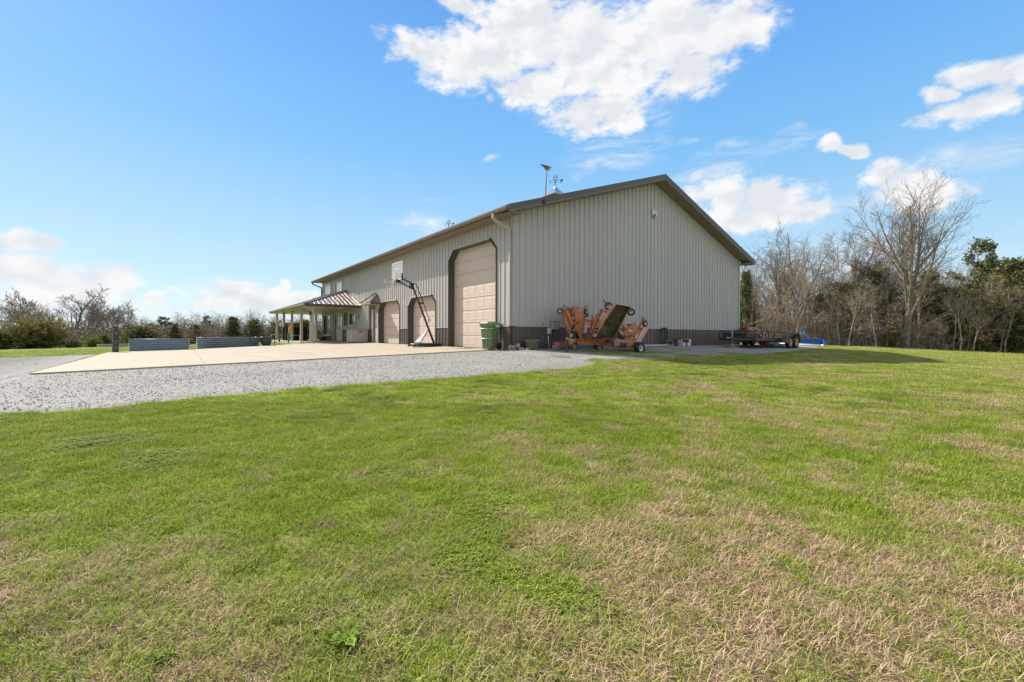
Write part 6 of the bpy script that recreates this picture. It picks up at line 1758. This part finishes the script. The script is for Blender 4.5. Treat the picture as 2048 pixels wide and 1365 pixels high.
plant('shrub', bush[2], 186, 56, 'small fresh green shrub between the juniper mound and the dark post', 'bush', H=top_h(186, 674, 56), baseH=2.1, sx=1.0)
plant('shrub', bush[2], 148, 53, 'low yellow green shrub at the foot of the juniper mound', 'bush', H=1.0, baseH=2.1, sx=1.4)
plant('cedar_tree', bush[1], 208, 60, 'small dark cedar bush left of the dark post', 'bush', H=top_h(208, 668, 60), baseH=3.0, sx=.8)
for (px, D, yt, mi, bh, lab, sx_) in ((283, 62, 649, 1, 3.0, 'green cedar bush behind the first raised bed', 1.3), (350, 62, 648, 0, 8, 'small dark cone-shaped cedar between the two raised beds', 1.35), (392, 66, 650, 3, 7, 'olive juniper above the gap of the raised beds', 1.3),
                             (465, 62, 634, 0, 8, 'largest green cedar above the second raised bed', 1.5), (508, 62, 640, 1, 8, 'broad cedar just right of the largest one', 1.3), (525, 66, 668, 1, 8, 'low cedar bush above the charcoal planter', 2.2), (575, 58, 650, 3, 7, 'juniper seen through the first gap of the porch posts', 1.2),
                             (612, 52, 640, 1, 8, 'dark cedar behind the timber shelter', 1.3), (550, 70, 645, 1, 8, 'grey green cedar beyond the far porch post', 1.2), (637, 64, 660, 3, 7, 'juniper seen between the porch and the barn', 1.2)):
    ms = {1: bush[1] if bh == 3.0 else cedar[1], 0: cedar[0], 3: cedar[3]}[mi]
    plant('cedar_tree', ms, px, D, lab, 'tree', H=top_h(px, yt, D), baseH=bh, sx=sx_)
plant('pine_tree', cedar[2], 325, 125, 'dark flat-topped pine standing above the left horizon', 'tree', H=top_h(325, 634, 125), baseH=9, sx=1.6)
plant('pine_tree', cedar[2], 414, 120, 'narrow dark pine with a bare snag beside it', 'tree', H=top_h(414, 632, 120), baseH=9, sx=.9)
for k, (px, yt) in enumerate(((268, 640), (290, 632), (302, 638), (355, 622), (372, 632), (384, 630), (399, 622), (440, 622), (452, 630), (492, 616), (505, 622), (480, 630), (520, 628), (545, 626), (560, 634), (590, 640), (600, 625), (628, 630), (640, 620), (345, 636), (425, 634), (468, 632), (20, 600), (95, 606), (112, 612), (208, 612), (250, 622))):
    D = 108 + (k * 37 % 30)
    plant('bare_tree', thin[k % 6], px, D, 'bare hedgerow tree on the left horizon behind the raised beds and porch', 'tree', H=top_h(px, yt, D), baseH=12.4, group=GL, sx=1.15)
def left_band(d0, d1, a0=-260, a1=700):
    def f(R):
        px = R.uniform(a0, a1); D = R.uniform(d0, d1); p = at(px, 669, D); return p.x, p.y
    return f
M_FARTW = flat_mat('far_twigs', [(.19, .155, .135), (.26, .22, .19)], vscale=.3)
o = thicket('far_treeline', 7, 5200, left_band(112, 175), 4.2, 7.8, .045, M_FARTW, .14, 8); tag(o, 'hazy brown line of leafless woods along the left horizon', 'treeline')
thick_clumps('hedgerow_scrub', 8, 30000, left_band(60, 100), 3.2, .22, flat_mat('scrub', [(.08, .06, .045), (.13, .10, .075), (.18, .145, .11), (.10, .115, .035)], attr='shade'), 'brown scrub in front of the left treeline', 'scrub')
for k in range(14):
    px = -40 + 700 * (k + RW.random()) / 14
    plant('bare_shrub', shrubby[k % 3], px, RW.uniform(60, 85), 'leafless shrub in the hedgerow beyond the field on the left', 'shrub', H=RW.uniform(2.0, 3.6), baseH=5, group='leafless shrubs in the left hedgerow', sx=1.2)
# ================================================================== GRASS (blades gathered in patches, spread by geometry nodes)
def patch(seed, n, size, hmin, hmax, w, lie, curl, tri=False, leaf=False):
    R = random.Random(seed); v, f, sh = [], [], []
    for k in range(n):
        x, y = R.gauss(0, size * .42), R.gauss(0, size * .42)
        a = R.random() * 6.28; h_ = R.uniform(hmin, hmax); le = R.uniform(lie * .5, lie)
        d = Vector((math.cos(a), math.sin(a), 0)); s_ = Vector((-d.y, d.x, 0)) * w * R.uniform(.6, 1.3)
        p0 = Vector((x, y, -.006)); L = h_
        el0 = math.pi / 2 - le * .6; el1 = math.pi / 2 - le * (1 + curl)
        if leaf:
            st = p0 + Vector((0, 0, h_ * .6))
            for q in range(3):
                b = a + q * 2.09; dd = Vector((math.cos(b), math.sin(b), .25)); ss = Vector((-dd.y, dd.x, 0)) * w * 2.2
                i = len(v); v += [tuple(st), tuple(st + dd * w * 4 + ss), tuple(st + dd * w * 7), tuple(st + dd * w * 4 - ss)]; f.append((i, i + 1, i + 2, i + 3)); sh += [R.random()] * 4
            continue
        p1 = p0 + (d * math.cos(el0) + Vector((0, 0, math.sin(el0)))) * L * .55
        p2 = p1 + (d * math.cos(el1) + Vector((0, 0, max(-.25, math.sin(el1))))) * L * .45
        if p2.z < .004: p2.z = .004
        i = len(v); c_ = R.random()
        v += [tuple(p0 - s_), tuple(p0 + s_), tuple(p1 + s_ * .8), tuple(p1 - s_ * .8), tuple(p2)]
        f += [(i, i + 1, i + 2, i + 3), (i + 3, i + 2, i + 4)]; sh += [c_] * 5
    me_ = bpy.data.meshes.new('patch'); me_.from_pydata(v, [], f)
    a2 = me_.attributes.new('shade', 'FLOAT', 'POINT'); a2.data.foreach_set('value', sh)
    return me_
def grass_mat(name, lo, hi, dead, dead_f=.12, trans=.35):
    m = bpy.data.materials.new(name); m.use_nodes = True
    t = NT(m.node_tree); bs = m.node_tree.nodes['Principled BSDF']
    a = t.n('ShaderNodeAttribute'); a.attribute_name = 'shade'
    ti = t.n('ShaderNodeAttribute', attribute_type='INSTANCER'); ti.attribute_name = 'tint'
    c = t.mix(a.outputs['Fac'], (*lo, 1), (*hi, 1))
    g = t.n('ShaderNodeNewGeometry')
    nn = t.noise(g.outputs['Position'], 1.1, 3.0)
    c = t.mix(t.m('ADD', t.mr(ti.outputs['Fac'], 0.15, 1.0, 0, .45), t.mr(a.outputs['Fac'], 1 - dead_f, 1 - dead_f + .01, 0, .5), clamp=True), c, (*dead, 1))
    c = t.mix(t.mr(nn, .4, .65, 0, .45), c, t.mix(.5, c, (lo[0] * .6, lo[1] * .85, lo[2] * .5, 1)))
    t.put(bs.inputs['Base Color'], c); bs.inputs['Roughness'].default_value = .7; bs.inputs['Specular IOR Level'].default_value = .15
    tr_ = t.n('ShaderNodeBsdfTranslucent'); t.put(tr_.inputs[0], c)
    mx = t.n('ShaderNodeMixShader'); mx.inputs[0].default_value = trans
    t.put(mx.inputs[1], bs.outputs[0]); t.put(mx.inputs[2], tr_.outputs[0]); t.put(m.node_tree.nodes['Material Output'].inputs[0], mx.outputs[0])
    return m
M_GR = grass_mat('lawn_grass', (.135, .205, .012), (.39, .465, .055), (.55, .48, .22))
M_GD = grass_mat('dead_grass', (.32, .20, .115), (.68, .50, .33), (.50, .44, .22), trans=.15)
M_GC = grass_mat('clover', (.13, .20, .014), (.33, .40, .055), (.36, .37, .09))

def scatter(name, label, patch_mesh, m, pts, kind_cat):
    """pts: (x, y, scale, height factor, tint)"""
    patch_mesh.materials.append(m)
    src = bpy.data.objects.new(name + '_source', patch_mesh)      # not linked: only instanced
    me_ = bpy.data.meshes.new(name)
    me_.from_pydata([(x, y, ground_z(x, y)) for (x, y, s, hf, ti) in pts], [], [])
    for nm, idx in (('tint', 4),):
        a_ = me_.attributes.new(nm, 'FLOAT', 'POINT'); a_.data.foreach_set('value', [p[idx] for p in pts])
    a_ = me_.attributes.new('scl', 'FLOAT_VECTOR', 'POINT'); arr = []
    for p in pts: arr += [p[2], p[2], p[3]]
    a_.data.foreach_set('vector', arr)
    R = random.Random(len(pts)); a_ = me_.attributes.new('rot', 'FLOAT_VECTOR', 'POINT'); arr = []
    for p in pts: arr += [R.uniform(-.08, .08), R.uniform(-.08, .08), R.random() * 6.283]
    a_.data.foreach_set('vector', arr)
    o = link(bpy.data.objects.new(name, me_)); tag(o, label, kind_cat, kind='stuff')
    ng = bpy.data.node_groups.new(name, 'GeometryNodeTree')
    ng.interface.new_socket('Geometry', in_out='INPUT', socket_type='NodeSocketGeometry')
    ng.interface.new_socket('Geometry', in_out='OUTPUT', socket_type='NodeSocketGeometry')
    N = ng.nodes; gi = N.new('NodeGroupInput'); go = N.new('NodeGroupOutput')
    ip = N.new('GeometryNodeInstanceOnPoints'); oi = N.new('GeometryNodeObjectInfo'); oi.inputs['Object'].default_value = src
    oi.inputs['As Instance'].default_value = True
    ns = N.new('GeometryNodeInputNamedAttribute'); ns.data_type = 'FLOAT_VECTOR'; ns.inputs['Name'].default_value = 'scl'
    nr = N.new('GeometryNodeInputNamedAttribute'); nr.data_type = 'FLOAT_VECTOR'; nr.inputs['Name'].default_value = 'rot'
    er = N.new('FunctionNodeEulerToRotation')
    Lk = ng.links.new
    Lk(gi.outputs[0], ip.inputs['Points']); Lk(oi.outputs['Geometry'], ip.inputs['Instance']); Lk(ns.outputs['Attribute'], ip.inputs['Scale'])
    Lk(nr.outputs['Attribute'], er.inputs[0]); Lk(er.outputs[0], ip.inputs['Rotation']); Lk(ip.outputs[0], go.inputs[0])
    md = o.modifiers.new('spread', 'NODES'); md.node_group = ng
    return o

def on_lawn(x, y):
    if y > edge_y(x) + .16 * noise.noise(Vector((x * 1.7, 2, 0))) + .12 * noise.noise(Vector((x * 6, 5, 0))) - .02 if x < 27.5 else False:
        # north of the gravel edge: inside gravel or slab unless beyond them
        if x < -13.2: return y > top_y(x) + .1
        if x < -3.9: return y > back_y(x) + .12 if x > -13 else y > 13
        if x < 19: return y > 32.5
        return y > top_y(x) + .1
    return True
RG = random.Random(77)
green_a, green_b, dead_a, dead_b, clov = [], [], [], [], []
def add_pts(dmin, dmax, step, sc, hs, keep=1.0, near=False):
    """polar-ish sweep of the visible lawn"""
    dep = dmin
    while dep < dmax:
        half = dep * 1.30 + .6
        lat = -half
        while lat < half:
            la, de = lat + RG.uniform(-.5, .5) * step, dep + RG.uniform(-.5, .5) * step
            x = CAM[0] + RV[0] * la + FV[0] * de; y = CAM[1] + RV[1] * la + FV[1] * de
            lat += step
            if RG.random() > keep or not on_lawn(x, y): continue
            if 0 <= x <= 18.3 and y > -.1: continue
            d = dryness(x, y); d2 = d + RG.uniform(-.22, .22)
            n3 = noise.noise(Vector((x * 1.1, y * 1.1, 12))); tall = 1.0 + .7 * max(0, noise.noise(Vector((x * 2.3, y * 2.3, 4))))
            e = (x, y, sc * RG.uniform(.85, 1.2), hs * tall * RG.uniform(.75, 1.25))
            if d2 > .70: (dead_a if RG.random() < .6 else dead_b).append((e[0], e[1], e[2], e[3] * .85, max(0, min(1, .9 - d))))
            elif n3 > .30 and d2 < .42: clov.append((*e, max(0, d - .2)))
            else: (green_a if RG.random() < .6 else green_b).append((*e, max(0, min(1, d * 1.2 - .12))))
            # a few of the opposite kind keep the mix natural
            if near and RG.random() < (.85 if d2 > .70 else .12 + 1.0 * max(0, d)):
                (green_b if d2 > .70 else dead_b).append((x + RG.uniform(-.1, .1), y + RG.uniform(-.1, .1), sc * .6, hs * RG.uniform(.6, 1.0), .2))
        dep += step
add_pts(1.1, 7, .13, .9, .68, near=True)
add_pts(7, 14, .21, 1.3, .68, near=True)
add_pts(14, 30, .40, 2.2, .7, near=True)
add_pts(30, 60, .9, 4.4, .8, near=True)
scatter('green_grass', 'short bright green lawn grass', patch(1, 150, .21, .02, .075, .0024, 1.1, .5), M_GR, green_a, 'grass')
scatter('tufted_grass', 'longer darker tufts of lawn grass', patch(2, 120, .16, .03, .11, .0026, .95, .6), M_GR, green_b, 'grass')
scatter('dead_grass', 'flattened straw coloured dead grass', patch(3, 150, .22, .04, .13, .0019, 1.55, .25), M_GD, dead_a, 'grass')
scatter('dry_thatch', 'brown dry thatch among the green grass', patch(4, 110, .20, .03, .11, .0019, 1.55, .1), M_GD, dead_b, 'grass')
scatter('clover', 'patches of small leaved clover in the lawn', patch(5, 120, .20, .02, .05, .0030, .8, .2, leaf=True), M_GC, clov, 'clover')
# one leafy weed in the foreground
wp = onY(690, 1290, -13.48 + 0) if False else None
def weed(px, py, s_, label):
    D = 1.4 * 873 / (py - 669) ; p = at(px, py, D)
    for _ in range(6):
        D = (CAM[2] - ground_z(p.x, p.y)) * 873 / (py - 669); p = at(px, py, D)
    r = thing('weed', label, 'weed', (p.x, p.y, ground_z(p.x, p.y)))
    R = random.Random(int(px)); m = MATS.get('weed_leaf') or mat('weed_leaf', (.17, .26, .035), .8, var=.2, spec=.15)
    for k in range(11):
        a = k * 2.4; L = s_ * R.uniform(.6, 1.1); d = Vector((math.cos(a), math.sin(a), 0)); sd_ = Vector((-d.y, d.x, 0)); mb = MB()
        rows_ = []
        for q in range(6):
            t_ = q / 5; wv = L * .28 * math.sin(math.pi * min(1, .12 + t_ * .88)) * (1.15 if q % 2 else .75)
            c_ = d * L * t_ + Vector((0, 0, L * (.5 * t_ - .35 * t_ * t_) + .01)); rows_.append((c_ - sd_ * wv + Vector((0, 0, .01)), c_, c_ + sd_ * wv + Vector((0, 0, .01))))
        for (A0, A1, A2), (B0, B1, B2) in zip(rows_, rows_[1:]): mb.quad(A0, A1, B1, B0); mb.quad(A1, A2, B2, B1)
        mb.build('leaf', m, r)
weed(692, 1288, .085, 'bright yellow green leafy weed in the dry grass at the bottom of the picture')
weed(322, 1325, .045, 'small leafy weed low at the bottom left in the straw')
# loose stones over the gravel
sp_ = []
R = random.Random(4)
def gravel_ok(x, y): return edge_y(x) < y < top_y(x)
cnt = 0
while cnt < 16000:
    x = R.uniform(-18, 12); y = R.uniform(-5.2, 1.0)
    if x < -13 : y = R.uniform(-5, 12)
    d = math.hypot(x - CAM[0], y - CAM[1])
    if not gravel_ok(x, y) or R.random() > min(1, 9 / d): continue
    if x > 0 and y > -.05: continue
    if x < -13 and y > .5 and R.random() > .12: continue
    cnt += 1; s_ = R.uniform(.4, 1.25) * (1.5 if R.random() < .04 else 1)
    sp_.append((x, y, s_, s_ * R.uniform(.5, .9), R.random()))
bm_ = bmesh.new(); bmesh.ops.create_icosphere(bm_, subdivisions=1, radius=.0115)
for v_ in bm_.verts: v_.co *= 1 + .5 * noise.noise(v_.co * 60)
sm_ = bpy.data.meshes.new('stone'); bm_.to_mesh(sm_); bm_.free()
ms_ = bpy.data.materials.new('gravel_stones'); ms_.use_nodes = True; t = NT(ms_.node_tree); b_ = ms_.node_tree.nodes['Principled BSDF']
ti = t.n('ShaderNodeAttribute', attribute_type='INSTANCER'); ti.attribute_name = 'tint'
t.put(b_.inputs['Base Color'], t.mix(ti.outputs['Fac'], (.25, .24, .225, 1), (.42, .40, .375, 1))); b_.inputs['Roughness'].default_value = .85
o = scatter('gravel_stones', 'loose pale limestone pieces scattered over the driveway', sm_, ms_, [(x, y, s, h, ti_) for (x, y, s, h, ti_) in sp_], 'gravel')
o.location.z = .028
# weeds in the gravel round the mower and along its edge
gp_ = []
for k in range(5200):
    x = R.uniform(-.5, 9); y = R.uniform(-5.2, -1.2)
    n = noise.noise(Vector((x * .9, y * 1.4, 31))) + (.45 if -3.3 < y < -1.9 and 1.3 < x < 6 else 0) + (.35 if y < edge_y(x) + .7 and x > -.5 else 0)
    if n > .32 and edge_y(x) < y: gp_.append((x, y, R.uniform(.4, .9), R.uniform(.4, .8), R.uniform(0, .7)))
o = scatter('gravel_weeds', 'thin grass and weeds growing through the gravel under the mower', patch(9, 60, .2, .02, .06, .003, 1.1, .4), M_GR, gp_, 'weeds'); o.location.z = .03
